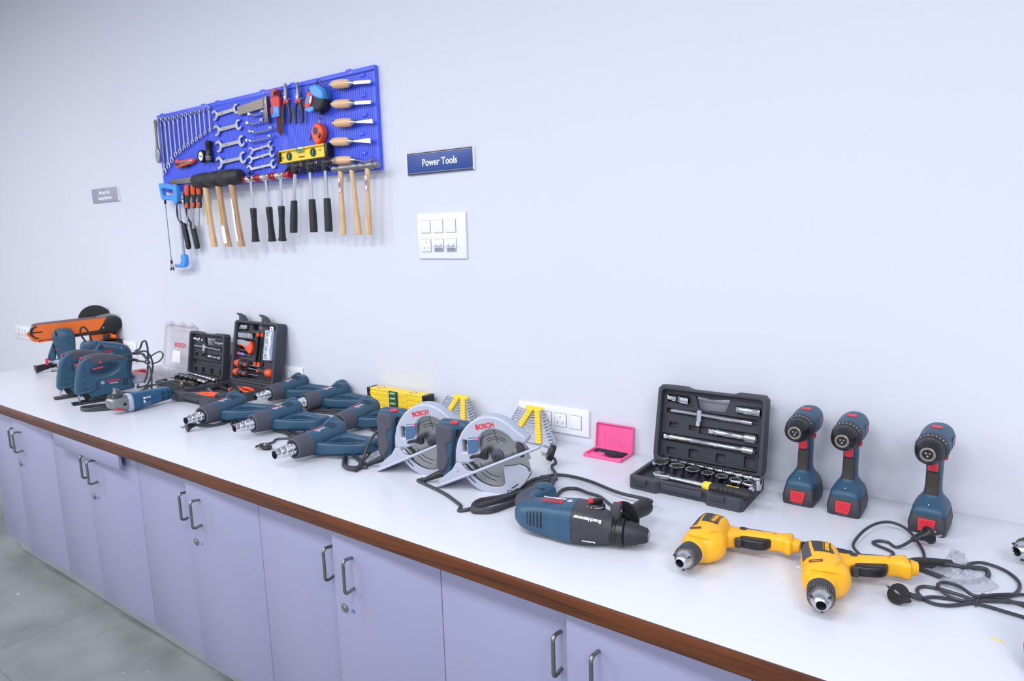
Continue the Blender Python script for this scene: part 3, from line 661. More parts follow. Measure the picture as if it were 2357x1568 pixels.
# screwdrivers
DN = ['leftmost, with a flat tip', 'middle, with a hex socket tip', 'rightmost, with a thin tip']
for i, (x, xb) in enumerate([(-3.172, -3.228), (-3.118, -3.176), (-3.070, -3.124)]):
    t = thing('screwdriver', 'orange and black screwdriver hanging under the blue board, ' + DN[i], 'screwdriver', (x, BF - .034, .945), 0, 'orange screwdrivers hanging below the blue board')
    t.rotation_euler = (0, math.atan2(x - xb, .2) * .8, 0)
    MB().lathe([(-.112, .009), (-.108, .011), (-.095, .0115), (-.075, .0095), (-.055, .013), (-.02, .0155), (-.006, .0135), (0, .007), (.001, .001)], n=20).build('handle', 'charcoal', t)
    MB().lathe([(-.048, .0135), (-.02, .0165), (-.004, .0142), (.0015, .006)], n=12, a0=200, a1=340, cap=False).build('orange_inlay', 'grip orange', t)
    MB().lathe([(-.108, .0118), (-.085, .0118)], n=10, a0=210, a1=330, cap=False).build('orange_inlay', 'grip orange', t)
    MB().lathe([(-.21 if i < 2 else -.205, .0025 if i != 1 else .006), (-.196, .003 if i != 1 else .006), (-.17, .003 if i != 1 else .0058), (-.168, .003), (-.11, .003)], n=12).build('shaft', 'steel', t)
    hook(x, .93, .04)

# wall signs
t = thing('wall_sign', 'dark blue wall sign reading Power Tools in white letters', 'sign', (-1.628, -.005, .9333))
MB().box((0, 0, 0), (.3045, .007, .0745), bev=.0008).build('panel', 'sign blue', t)
for s_ in (-1, 1):
    MB().box((0, -.0038, s_ * .0355), (.3045, .001, .0022)).build('border', 'letter black', t); MB().box((0, -.0038, s_ * .0325), (.3045, .001, .0010)).build('border', 'gold line', t)
for s_ in (-1,1): MB().box((s_ * .1535, 0, 0), (.003, .009, .0755)).build('side_edge', 'switch white', t)
MB().text('Power Tools', .0345, MT(.002, -.0040, 0) @ XZ, .0004, .0006, sx=.9).build('lettering', 'letter white', t)
t = thing('small_wall_sign', 'small pale grey sign reading Belt and Disc Sanding Machine at the far left', 'sign', (-4.124, -.005, .948))
MB().box((0, 0, 0), (.31, .007, .076), bev=.0008).build('panel', 'sign grey', t)
MB().box((.1565, 0, 0), (.003, .009, .077)).build('side_edge', 'switch white', t)
MB().text('Belt and Disc', .026, MT(0, -.0040, .014) @ XZ, .0004, .0006, sx=.95).build('lettering', 'letter white', t)
MB().text('Sanding Machine', .026, MT(0, -.0040, -.016) @ XZ, .0004, .0006, sx=.95).build('lettering', 'letter white', t)

# switches and sockets
def module(t, x, z, kind, s=.043):
    MB().box((x, -.0085, z), (s + .0022, .003, s * 1.02 + .0022)).build('module_gap', 'gap grey', t)
    m_ = MB().box((x, -.0095, z), (s, .004, s * 1.02), bev=.0008).build('switch_rocker' if kind == 's' else 'socket_outlet' if kind == 'o' else 'fan_regulator', 'switch white', t)
    if kind == 'o':
        for dx, dz, a in ((0, .012, 0), (-.010, -.008, 20), (.010, -.008, -20)):
            MB().box((x + dx, -.0117, z + dz), (.0028, .0008, .007), rot=Matrix.Rotation(R(a), 3, 'Y')).build('pin_hole', 'gap grey', m_)
    if kind == 'u':
        for dx in (-.010, .010): MB().lathe([(0, .0075), (.014, .0068), (.016, .005), (.0162, .001)], frame((x + dx, -.011, z + .003), (0, -1, 0)), 18).build('pilot_plug', 'switch white', m_)
        MB().box((x, -.0117, z - .015), (s * .9, .001, .011)).build('shutter', 'gap grey', m_)
def plate_thing(name, lab, x0, x1, z0, z1, mods, loc_y=0):
    cx, cz = (x0 + x1) / 2, (z0 + z1) / 2
    t = thing(name, lab, 'switch plate' if name == 'switch_plate' else 'socket', (cx, 0, cz))
    MB().box((0, -.0045, 0), (x1 - x0, .008, z1 - z0), bev=.0025).build('plate', 'switch white', t)
    for x, z, k in mods: module(t, x - cx, z - cz, k)
    return t
plate_thing('switch_plate', 'white six module switch plate on the wall under the blue sign', -1.746, -1.520, .597, .757,
            [(-1.704 + .0595 * i, .711, 's') for i in range(3)] + [(-1.704, .644, 'o'), (-1.6445, .644, 'u'), (-1.585, .644, 'u')])
WSK = [(-1.205, 'o'), (-1.148, 'o'), (-1.092, 's')]
plate_thing('wall_socket', 'white wide socket plate low on the wall beside the pink case', -1.316, -1.043, .029, .1175, [(x, .073, k) for x, k in [(-1.262, 'o')] + WSK])
plate_thing('wall_socket', 'white socket plate low on the wall behind the open orange tool kit', -2.755, -2.481, .029, .1175, [(x - 1.438, .073, k) for x, k in [(-1.262, 'o')] + WSK])
plate_thing('wall_socket', 'white socket plate on the wall behind the sander and jigsaws', -4.250, -3.977, .034, .1225, [(x - 2.934, .078, k) for x, k in [(-1.262, 'o')] + WSK])
plate_thing('wall_socket', 'white socket plate at the far left, half hidden behind the orange belt sander', -5.75, -5.477, .027, .116, [(x - 4.434, .071, k) for x, k in [(-1.262, 'o')] + WSK])
# ================================================================== tools on the worktop
bpy.context.view_layer.update()
def cord(t, P, r=.0032, name='power_cord', k=8, mat='cord rubber', n=8):
    """a cable through points measured in the room, as a part of thing t"""
    bpy.context.view_layer.update(); I = t.matrix_world.inverted()
    return MB().tube([I @ Vector((p[0], p[1], p[2] + ZC)) for p in P], r, n, k).build(name, mat, t)
# ---- cordless drills
def cordless():
    t = thing('cordless_drill', 'x', 'drill', (0, 0, 0), 0, 'dark blue cordless drills standing by the wall')
    MB().loft([(0, 0, 0, .035, .052, 9), (.003, 0, 0, .037, .054, 9), (.018, 0, 0, .0385, .0545, 9), (.020, 0, 0, .0385, .0545, 9), (.042, 0, .003, .035, .050, 7)], k=1, n=48).build('battery', 'charcoal', t)
    MB().plate([[(-.016, .009), (.013, .009), (.017, .036), (-.017, .036)]], .006, .0015, MT(0, -.0565, 0) @ RX_(-10) @ XZ).build('battery_button', 'signal red', t)
    for z in (.016, .021, .026, .031): MB().box((0, -.0603 + z * .18, z), (.024, .0008, .0008)).build('button_rib', 'deep red', t)
    MB().box((0, -.0535, .0055), (.022, .003, .006), bev=.001).build('battery_catch', 'rubber grey', t)
    MB().loft([(.032, 0, .002, .033, .047, 6), (.042, 0, .002, .0345, .049, 6), (.055, 0, .003, .033, .047, 4.5), (.068, 0, .007, .025, .036, 3), (.080, 0, .010, .0185, .027, 2.6), (.10, 0, .012, .0165, .0235, 2.5), (.135, 0, .012, .0165, .023, 2.5), (.160, 0, .008, .0175, .027, 2.5), (.178, 0, .004, .021, .034, 2.5), (.190, 0, .004, .02, .036, 2.4)], k=4).build('handle', 'tool blue', t)
    MB().loft([(.082, 0, -.0125, .0135, .006, 2.4), (.10, 0, -.0095, .0135, .006, 2.4), (.128, 0, -.0085, .0135, .006, 2.4), (.132, 0, -.0083, .011, .005, 2.4)], k=2).build('rubber_grip', 'grip bronze', t)
    MB().box((0, -.0165, .150), (.019, .016, .026), bev=.004).build('trigger', 'signal red', t)
    MB().box((.0205, -.003, .1685), (.010, .012, .007), rot=Matrix.Rotation(R(20), 3, 'X'), bev=.0015).build('direction_switch', 'signal red', t)
    MB().lathe([(0, .0012), (.0006, .0012)], frame((.0, -.0395, .0655), (0, -.8, .6)), 8).build('work_light', 'letter white', t)
    # body
    MB().loft([(-.044, 0, .200, .027, .028, 2.3), (-.03, 0, .200, .0305, .0315, 2.3), (0, 0, .201, .0325, .034, 2.3), (.035, 0, .201, .032, .034, 2.3), (.055, 0, .200, .027, .030, 2.3), (.064, 0, .199, .018, .02, 2.3)], axis='y', k=3, n=32).build('housing', 'tool blue', t)
    MB().box((0, -.002, .2345), (.021, .016, .0035), bev=.0012).build('gear_switch', 'signal red', t)
    MB().plate([rp(-.016, -.010, .024, .012, .003)], .0012, .0003, MT(.0322, .005, .203) @ RZ(90) @ XZ).build('side_label', 'label grey', t)
    MB().plate([rp(.002, -.006, .018, .008, .001)], .0012, 0, MT(.0328, .005, .203) @ RZ(90) @ XZ).build('side_mark', 'signal red', t)
    F = frame((0, 0, .199), (0, -1, 0))
    rg = MB(); rg.lathe([(.040, .030), (.042, .0325), (.062, .0315), (.065, .029)], F, 40)
    for k in range(28):
        a = 2 * PI * k / 28; rg.box((0.0321 * math.cos(a), -.049, .199 + 0.0321 * math.sin(a)), (.0018, .012, .0018), rot=Matrix.Rotation(-a, 3, 'Y'))
    rg.build('torque_ring', 'charcoal', t)
    nb = MB()
    for k in range(-4, 5):
        a = R(90 + k * 14); nb.box((0.0312 * math.cos(a), -.061, .199 + 0.0312 * math.sin(a)), (.0013, .0035, .0012), rot=Matrix.Rotation(-a, 3, 'Y'))
    nb.build('ring_marks', 'letter white', t)
    MB().lathe([(.064, .028), (.076, .029), (.077, .0272), (.080, .0272), (.081, .0285), (.092, .0262), (.100, .020), (.103, .018), (.102, .012)], F, 36).build('chuck_sleeve', 'black plastic', t)
    MB().lathe([(.098, .0158), (.106, .0152), (.107, .014), (.1065, .0105), (.101, .0095)], F, 32).build('chuck_ring', 'ring metal', t)
    MB().lathe([(.1005, .0098), (.101, .001)], F, 20).build('chuck_bore', 'dark void', t)
    return t
cdl = cordless()
for q in range(3):
    a = 2 * PI * q / 3 + .5
    MB().cyl((.0052 * math.cos(a), -.097, .199 + .0052 * math.sin(a)), (.0042 * math.cos(a), -.1045, .199 + .0042 * math.sin(a)), .0032, .0022, 10).build('chuck_jaw', 'steel', cdl)
LB = ['dark blue cordless drill nearest the open socket case', 'middle dark blue cordless drill, between the other two', 'rightmost dark blue cordless drill, behind the black plug']
for i, (x, y, a) in enumerate([(-.377, -.097, -1), (-.2725, -.108, -1), (-.100, -.117, -4)]):
    o = cdl if i == 0 else dup(cdl)
    o.location = (x, y, ZC); o.rotation_euler = (0, 0, R(a)); o['label'] = LB[i]

# ---- yellow corded drills lying on their side: chuck tip at the origin, handle towards -y
def chuck(t, x0, s=1, zc=.034):
    F = frame((x0, 0, zc), (1, 0, 0))
    MB().lathe([(.004 * s, .0065 * s), (0, .0085 * s), (.002 * s, .0115 * s), (.010 * s, .0155 * s), (.022 * s, .0185 * s), (.026 * s, .0187 * s), (.030 * s, .0187 * s)], F, 32, cap=False).build('chuck_nose', 'satin chrome', t)
    MB().lathe([(.012 * s, .0068 * s), (.0121 * s, .0001)], F, 16).build('chuck_bore', 'dark void', t)
    MB().lathe([(.001, .0066 * s), (.012 * s, .0066 * s)], F, 16, cap=False).build('bore_wall', 'dark void', t)
    for q in range(3):
        a = 2 * PI * q / 3 + .4
        MB().cyl((x0 + .0115 * s, .0182 * s * math.cos(a), zc + .0182 * s * math.sin(a)), (x0 + .016 * s, .0195 * s * math.cos(a), zc + .0195 * s * math.sin(a)), .0022 * s, n=10).build('key_hole', 'charcoal', t)
    g = MB(); g.lathe([(.0245 * s, .0205 * s), (.034 * s, .0215 * s)], F, 36)
    for k in range(36):
        a = 2 * PI * k / 36; g.box((x0 + .028 * s, .0218 * s * math.cos(a), zc + .0218 * s * math.sin(a)), (.009 * s, .0024 * s, .0016 * s), rot=Matrix.Rotation(a, 3, 'X'))
    g.build('gear_ring', 'brushed steel', t)
    MB().lathe([(.032 * s, .0225 * s), (.034 * s, .0238 * s), (.056 * s, .0238 * s), (.058 * s, .022 * s)], F, 36).build('chuck_collar', 'charcoal', t)
YB = [(.055, 0, .034, .023, .0235, 2.1), (.066, 0, .034, .0265, .0265, 2.1), (.072, -.001, .034, .028, .0275, 2.1), (.080, -.004, .034, .035, .031, 2.2), (.095, -.008, .035, .041, .034, 2.3), (.114, -.009, .0355, .042, .035, 2.3), (.142, -.004, .0355, .039, .035, 2.4), (.166, 0, .0355, .036, .035, 2.6), (.186, .001, .035, .034, .034, 2.8), (.197, .001, .035, .029, .03, 2.8)]
def yellow_drill():
    t = thing('corded_drill', 'x', 'drill', (0, 0, 0), 0, 'yellow corded drills lying on the worktop')
    chuck(t, 0)
    MB().loft(YB, axis='x', k=4, n=40).build('body', 'tool yellow', t)
    MB().patch(YB, 22, 58, .0012, .122, .194, 'x').build('rubber_strip', 'rubber grey', t)
    MB().patch(YB, 68, 112, .0009, .138, .184, 'x').build('name_plate', 'charcoal', t)
    MB().text('DEWALT', .0098, MT(.163, -.010, .0720) @ RX_(6), .0004, .0004).build('lettering', 'tool yellow', t)
    MB().box((.163, -.003, .0724), (.036, .0007, .0004)).build('lettering_line', 'tool yellow', t); MB().box((.163, -.0165, .0716), (.036, .0007, .0004)).build('lettering_line', 'tool yellow', t)
    MB().plate([rp(-.012, -.004, .012, .004, .0012), rp(-.0105, -.0028, .0105, .0028, .001)], .0012, 0, MT(.100, .010, .0683) @ RX_(-16) @ RZ(90)).build('size_mark', 'edge wood', t)
    for k in range(5): MB().box((.1875 - .001 * abs(k - 2), .018 - .0085 * k, .0660), (.004, .0035, .004), bev=.001).build('vent', 'edge wood', t)
    MB().tube([(.078, .018, .0605), (.073, .006, .0635), (.073, -.012, .0635), (.080, -.028, .0585)], .0016, 6, 5).build('gearbox_rib', 'tool yellow', t)
    MB().tube([(.094, -.022, .069), (.110, -.030, .068), (.118, -.036, .062), (.110, -.042, .056)], .0024, 6, 5).build('gearbox_rib', 'tool yellow', t)
    MB().plate([sm([(.148, -.025), (.198, -.018), (.201, -.05), (.212, -.094), (.223, -.127), (.229, -.135), (.232, -.152), (.192, -.158), (.190, -.145), (.194, -.132), (.182, -.100), (.173, -.066), (.160, -.050)], 3)], .036, .010, MT(0, 0, .030), 3).build('handle', 'tool yellow', t)
    MB().plate([[(.201, -.03), (.213, -.06), (.224, -.115), (.220, -.117), (.209, -.07), (.196, -.035)]], .018, .002, MT(0, 0, .034)).build('back_strap', 'rubber grey', t)
    MB().plate([sm([(.177, -.062), (.192, -.113), (.180, -.116), (.166, -.106), (.158, -.075), (.162, -.062)], 3)], .022, .006, MT(0, 0, .031), 3).build('trigger', 'black plastic', t)
    MB().cyl((.159, -.060, .022), (.159, -.060, .039), .0075, n=18).build('speed_wheel', 'charcoal', t)
    MB().lathe([(0, .0075), (.002, .0072), (.0025, .005), (.0005, .004)], frame((.193, -.058, .0475), (0, 0, 1)), 20).build('lock_button', 'charcoal', t)
    MB().lathe([(0, .0035), (.001, .0032)], frame((.207, -.120, .0478), (0, 0, 1)), 12).build('handle_screw', 'sander orange', t)
    MB().loft([(-.170, .213, .030, .013, .011, 2.5), (-.157, .212, .030, .0165, .014, 3)], axis='y', k=1).build('handle_end', 'tool yellow', t)
    return t
yd = yellow_drill()
yd.location = (-.481, -.645, ZC); yd.rotation_euler = (0, 0, R(88)); yd['label'] = 'yellow corded drill lying on its side, the farther of the two'
yd2 = dup(yd); yd2.location = (-.219, -.658, ZC); yd2.rotation_euler = (0, 0, R(102)); yd2['label'] = 'yellow corded drill lying nearest the camera, in front of the black coiled cable'
cord(yd, [(-.305, -.432, .030), (-.285, -.418, .028), (-.215, -.392, .018)], lambda u: .0078 - .001 * u, 'strain_relief', 4, 'black rubber', 12)
cord(yd, [(-.218, -.392, .018), (-.20, -.38, .013), (-.222, -.335, .012), (-.215, -.262, .016), (-.196, -.206, .018), (-.169, -.182, .018), (-.138, -.190, .012), (-.112, -.236, .006), (-.096, -.291, .004), (-.10, -.345, .004), (-.122, -.39, .004), (-.143, -.392, .004), (-.158, -.355, .004), (-.15, -.31, .004), (-.19, -.285, .004), (-.184, -.266, .004), (-.166, -.262, .004), (-.150, -.278, .004), (-.136, -.275, .01), (-.121, -.256, .019)], .0032)
def plug(t, p, d, up=(0, 0, 1), kind='round', s=1):
    """two pin plug; d = direction the pins point; parts of thing t"""
    bpy.context.view_layer.update(); I = t.matrix_world.inverted()
    d = Vector(d).normalized(); F = I @ frame((p[0], p[1], p[2] + ZC), d, Vector(up).cross(d))
    b = MB()
    if kind == 'round': b.loft([(-.036 * s, 0, 0, .006 * s, .0055 * s, 2), (-.02 * s, 0, 0, .0085 * s, .0085 * s, 2.2), (-.010 * s, 0, 0, .0135 * s, .0135 * s, 2.4), (-.006 * s, 0, 0, .0185 * s, .0185 * s, 2.1), (0, 0, 0, .0185 * s, .0185 * s, 2.1)], m=F, k=2)
    else: b.loft([(-.020 * s, 0, 0, .0115 * s, .006 * s, 2.4), (-.012 * s, 0, 0, .0175 * s, .0085 * s, 2.4), (0, 0, 0, .0180 * s, .009 * s, 2.4)], m=F, k=2)
    o = b.build('plug', 'black plastic', t)
    for q in (-1, 1): MB().cyl(F @ Vector((q * .0095 * s, 0, 0)), F @ Vector((q * .0095 * s, 0, .018 * s)), .0022 * s, n=10).build('plug_pin', 'steel', o)
    return o
plug(yd, (-.092, -.226, .025), (.75, .62, .12))
cord(yd, [(-.121, -.256, .019), (-.108, -.240, .022)], .0058, 'cord_boot', 1)
# second yellow drill: strain relief, loops, tied coil, plug
cord(yd2, [(-.118, -.408, .030), (-.10, -.378, .029), (-.048, -.335, .020)], lambda u: .0078 - .0008 * u, 'strain_relief', 4, 'black rubber', 12)
cord(yd2, [(-.05, -.336, .020), (-.030, -.310, .010), (0, -.268, .006), (.038, -.276, .004), (.060, -.313, .004), (.060, -.352, .004), (.045, -.388, .004), (.008, -.418, .006), (-.02, -.452, .006), (-.05, -.448, .009), (-.063, -.420, .009), (-.051, -.401, .009), (-.029, -.407, .010), (-.004, -.430, .010), (.03, -.40, .009), (.075, -.368, .006), (.12, -.37, .004), (.14, -.40, .004), (.10, -.42, .004), (.03, -.405, .005), (-.012, -.452, .004), (-.046, -.483, .004), (-.075, -.484, .004), (-.093, -.455, .004), (-.086, -.430, .004), (-.059, -.424, .004), (-.028, -.428, .004), (.0, -.432, .004), (.05, -.41, .006), (.10, -.405, .006), (.13, -.42, .004), (.10, -.455, .004), (.05, -.452, .004), (.01, -.447, .004), (-.03, -.452, .004), (-.066, -.462, .004), (-.082, -.485, .007)], .0032, k=6)
cord(yd2, [(.014, -.414, .001), (.008, -.42, .014), (.0, -.444, .014), (-.002, -.456, .001)], .0009, 'twist_tie', 6, 'charcoal')
plug(yd2, (-.120, -.512, .019), (-.42, -.50, .55), s=1.02)
cord(yd2, [(-.084, -.485, .007), (-.102, -.493, .012)], .0055, 'cord_boot', 1)
cord(yd2, [(-.16, -.372, .006), (-.10, -.345, .006), (-.05, -.325, .007), (.0, -.298, .007), (.012, -.30, .004), (.008, -.335, .004), (-.03, -.375, .004), (-.07, -.372, .006), (-.12, -.35, .005)], .0045, 'spare_cord_loop')

# plastic bag with chuck key
t = thing('plastic_bag', 'crumpled clear plastic bag lying over the black cable of the near yellow drill', 'plastic bag', (-.028, -.355, 0))
def crumple(pts, h, seed, name, par, n=26, mat='clear bag'):
    rnd = random.Random(seed); m = MB(); P = pts; v = []; f = []; cx = sum(p[0] for p in P) / len(P); cy = sum(p[1] for p in P) / len(P); rings = 7; k = len(P)
    for r_ in range(rings):
        u = 1 - r_ / rings
        for p in P:
            z = h * (1 - u ** 2.5) * (.7 + .6 * rnd.random()) + .0012 + .002 * rnd.random(); v.append((cx + (p[0] - cx) * u * (1 + .05 * rnd.random()), cy + (p[1] - cy) * u * (1 + .05 * rnd.random()), z))
    v.append((cx, cy, h))
    for r_ in range(rings - 1):
        for i in range(k): a, b = r_ * k + i, r_ * k + (i + 1) % k; f.append((a, b, b + k, a + k))
    for i in range(k): f.append(((rings - 1) * k + i, (rings - 1) * k + (i + 1) % k, rings * k))
    m.add(v, f); return m.build(name, mat, par, smooth=False)
crumple(sm([(-.052, .024), (-.038, -.012), (-.024, -.043), (.012, -.045), (.042, -.024), (.056, .010), (.03, .026), (.0, .036), (-.03, .03)], 3), .017, 3, 'bag_body', t)
crumple(sm([(-.030, .030), (-.034, .052), (-.018, .066), (.004, .058), (.012, .036), (-.008, .028)], 3), .034, 5, 'gathered_top', t)
MB().tube([(-.036, .01, .018), (-.02, .002, .025), (.004, .008, .024), (.01, .03, .022)], .004, 8, 4).build('rubber_holder', 'charcoal', t)
t = thing('paper_tag', 'small white printed tag in clear film beside the near yellow drill', 'tag', (-.287, -.478, 0))
MB().box((0, 0, .003), (.030, .014, .0006), rot=Matrix.Rotation(R(-32), 3, 'Z')).build('tag', 'paper', t)
MB().text('V 16 A 4', .0055, MT(0, 0, .0036) @ RZ(-32), .0001).build('print', 'letter black', t)
crumple(sm([(-.014, .008), (.008, -.012), (.012, .04), (.0, .075), (-.022, .05)], 3), .010, 9, 'film', t)
tag(MB().plate([[(-.010, .003), (.004, .001), (.012, -.005), (.009, -.006), (.001, -.002), (-.009, .001)]], .0006).build('scrap', 'level yellow', loc=(.030, -.549, .0004)), 'tiny yellow scrap of plastic on the bare worktop at the right', 'scrap')

# third yellow drill and a blue tool, both cut by the right edge of the frame
t = thing('corded_drill', 'chuck of a further drill poking into the frame at the right edge', 'drill', (.0555, -.245, 0), 52)
chuck(t, 0)
MB().loft([(.055, 0, .034, .023, .0235, 2.1), (.075, -.002, .034, .030, .029, 2.1), (.10, -.008, .035, .042, .034, 2.3), (.15, -.004, .0355, .040, .035, 2.4), (.20, .001, .035, .035, .034, 2.8), (.212, .001, .035, .030, .03, 2.8)], axis='x', k=4, n=32).build('body', 'tool yellow', t)
t = thing('power_tool', 'blue power tool with a red mark cut off by the lower right frame edge', 'power tool', (.121, -.60, 0), 8)
MB().loft([(0, 0, 0, .05, .055, 3), (.02, 0, 0, .056, .06, 3), (.05, 0, .0, .052, .055, 2.6), (.09, .006, 0, .044, .048, 2.4), (.13, .012, .0, .036, .04, 2.2), (.15, .014, 0, .026, .03, 2.2)], k=4).build('body', 'tool blue', t)
MB().tube([(-.050, -.03, .018), (-.054, -.01, .024), (-.054, .01, .03)], .004, 8, 4).build('red_trim', 'signal red', t)
# ---- socket set cases, open against the wall
def socket_case(ox, oy, case, far):
    bpy.context.view_layer.update()
    SC = thing('socket_set_case', ('large open charcoal socket set case nearest the cordless drills', 'open charcoal socket set case at the far left, beside the orange tool kit')[far], 'tool case', (ox, oy, 0))
    # local frame: x right, y towards the wall, front edge at y = 0
    bs = MB()
    out = [(-.153, .012), (-.145, .002), (-.075, -.002), (-.065, .010), (.055, .010), (.065, -.004), (.145, -.006), (.153, .004), (.153, .176), (-.153, .176)]
    bs.plate([out], .006, .002, MT(0, 0, .003))
    bs.plate([out, rp(-.141, .022, .141, .166, .008)], .030, .003, MT(0, 0, .019))
    bs.build('base', 'case charcoal', SC)
    MB().box((0, .094, .012), (.283, .145, .014)).build('base_tray', 'case inner', SC)
    MB().plate([rp(-.060, -.004, .050, .012, .004), rp(-.045, .0, .035, .007, .002)], .014, .002, MT(0, .004, .022)).build('carry_handle', 'case charcoal', SC)
    for x in (-.115, .092): MB().box((x, -.004, .026), (.036, .012, .016), bev=.003).build('latch', 'charcoal', SC)
    LM = MT(0, .180, .030) @ RX_(-9) @ XZ          # lid: plate x right, plate y up
    ld = MB()
    lo = [(-.150, .004), (-.143, -.002), (.143, -.002), (.150, .004), (.153, .02), (.150, .205), (.140, .216), (.075, .216), (.055, .210), (-.055, .210), (-.075, .216), (-.140, .216), (-.150, .205), (-.153, .02)]
    hh = [(-.047, .193), (-.037, .160), (-.028, .156), (.032, .156), (.040, .162), (.049, .193), (.0, .187)]
    ld.plate([lo, hh], .006, .002, LM @ MT(0, 0, -.010))
    ld.plate([lo, rp(-.139, .010, .139, .203, .010)], .034, .004, LM @ MT(0, 0, .007))
    ld.build('lid', 'case charcoal', SC)
    tr = MB()
    tr.plate([[(-.058, .2025), (-.048, .156), (-.034, .149), (.038, .149), (.050, .156), (.060, .2025)], hh], .010, .001, LM @ MT(0, 0, -.004))
    tr.plate([rp(-.139, .012, .139, .2025, .006), hh, rp(-.126, .168, -.062, .190, .003), rp(-.128, .136, .128, .150, .002), rp(-.136, .058, .130, .078, .002), rp(-.030, .090, .130, .112, .002), rp(.072, .160, .132, .182, .003), rp(-.118, .096, -.092, .112, .003), rp(-.060, .096, -.038, .110, .003), rp(-.120, .020, -.095, .040, .003), rp(-.055, .018, -.028, .044, .003), rp(.022, .018, .048, .044, .003), rp(.098, .018, .126, .048, .003)], .012, .001, LM @ MT(0, 0, -.001))
    tr.build('lid_tray', 'case inner', SC)
    for x in (-.100, .098): MB().box((0, 0, 0), (.050, .014, .020), bev=.003, m=LM @ MT(x, .210, .012)).build('latch_catch', 'charcoal', SC)
    def onlid(name, lab, cat, x, y, z, rot, parts):
        """an object clipped in the lid; parts drawn along local x"""
        t = thing(name, lab, cat, (0, 0, 0)); t.matrix_world = MT(ox, oy, ZC) @ LM @ MT(x, y, z) @ RZ(rot); 
        for nm, mb, ma in parts: mb.build(nm, ma, t)
        return t
    AX = frame((0, 0, 0), (1, 0, 0))
    onlid('universal_joint', 'chrome universal joint clipped at the top left of the ' + case + ' lid', 'joint', -.092, .179, .010, -3,
          [('square_drive', MB().box((-.027, 0, 0), (.014, .011, .011), bev=.0015), 'chrome'), ('yoke', MB().lathe([(-.020, .006), (-.018, .010), (-.008, .010), (-.006, .008)], AX, 20), 'chrome'),
           ('cross_pin', MB().cyl((0, -.008, 0), (0, .008, 0), .0045), 'mid steel'), ('socket_end', MB().lathe([(.002, .008), (.006, .0115), (.028, .0125), (.030, .011), (.029, .0075), (.018, .007)], AX, 24), 'chrome')])
    onlid('spark_plug_socket', 'long chrome deep socket clipped at the top right of the ' + case + ' lid', 'socket', .102, .171, .010, -2,
          [('body', MB().lathe([(-.032, .009), (-.031, .0105), (-.012, .0105), (-.010, .0115), (.031, .0115), (.032, .010), (.031, .0085), (.015, .008)], AX, 24), 'chrome')])
    onlid('sliding_tee_bar', 'long chrome sliding T bar clipped across the ' + case + ' lid', 'T bar', -.002, .143, .012, -1.5,
          [('bar', MB().lathe([(-.110, .003), (-.109, .0055), (.116, .0055), (.117, .004)], AX, 16), 'chrome'), ('head', MB().cyl((-.028, .012, 0), (-.028, -.018, 0), .0095, n=20), 'chrome'), ('square_drive', MB().box((-.028, -.025, 0), (.012, .014, .012), bev=.0015), 'chrome')])
    def extbar(L, lab, x, y, rot):
        return onlid('extension_bar', lab, 'extension bar', x, y, .012, rot, [('shaft', MB().lathe([(-L / 2 + .012, .0055), (-L / 2 + .016, .0085), (-L / 2 + .022, .0095), (-L / 2 + .026, .0078), (L / 2 - .034, .0078), (L / 2 - .028, .0115)], AX, 20), 'chrome'),
            ('square_drive', MB().box((-L / 2 + .006, 0, 0), (.014, .0115, .0115), bev=.0015), 'chrome'), ('knurled_end', MB().lathe([(L / 2 - .028, .0115), (L / 2, .0115), (L / 2, .008), (L / 2 - .01, .007)], AX, 24), 'satin chrome')])
    extbar(.126, 'short chrome extension bar clipped at the right of the ' + case + ' lid', .064, .101, -2)
    if not far: extbar(.250, 'long chrome extension bar clipped low across the ' + case + ' lid', -.002, .068, -1)
    def socket(name, lab, x, y, z0, h, r, group=None, tilt=0):
        t = thing(name, lab, 'socket', (x, y, z0), 0, group)
        MB().lathe([(0, r * .84), (.001, r * .88), (h * .35, r * .88), (h * .45, r), (h - .001, r), (h, r * .95)], n=28, cap=False).build('shell', 'chrome', t)
        v = []; f = []; O = circ(0, 0, r * .95, 24); Hx = [(r * (.62 if k % 2 else .74) * math.cos(2 * PI * k / 24), r * (.62 if k % 2 else .74) * math.sin(2 * PI * k / 24)) for k in range(24)]
        Hx = []
        for k in range(24):
            a = 2 * PI * k / 24; q = (a % (PI / 3)) - PI / 6; Hx.append((r * .66 / math.cos(q) * math.cos(a), r * .66 / math.cos(q) * math.sin(a)))
        for P, z in ((O, h), (Hx, h - .0006), (Hx, h * .35)):
            v += [(p[0], p[1], z) for p in P]
        for j in range(2):
            for i in range(24): a, b = j * 24 + i, j * 24 + (i + 1) % 24; f.append((a, b, b + 24, a + 24))
        f.append(tuple(48 + i for i in range(24)))
        MB().add(v, f).build('hex_recess', 'satin chrome', t, smooth=False)
        return t
    FR = [(-.729, .0215), (-.680, .0205), (-.636, .0195), (-.594, .0165), (-.556, .0160), (-.520, .0155), (-.486, .0150)]
    FN = ['largest chrome socket, front left in the ' + case, 'second chrome socket from the left in the front row of the ' + case, 'third chrome socket from the left in the front row of the ' + case, 'middle chrome socket of the front row in the ' + case,
          'third chrome socket from the right in the front row of the ' + case, 'second chrome socket from the right in the front row of the ' + case, 'rightmost chrome socket of the front row in the ' + case]
    for i, (x, r) in enumerate(FR): socket('chrome_socket', FN[i], ox + .629 + x, oy + .092 - .003 * i, .019, .037 - .0008 * i, r, 'chrome sockets in the front row of the ' + case)
    BN = ['leftmost', 'second', 'third', 'fourth', 'fifth', 'middle', 'fifth-last', 'fourth-last', 'third-last', 'second-last', 'rightmost']
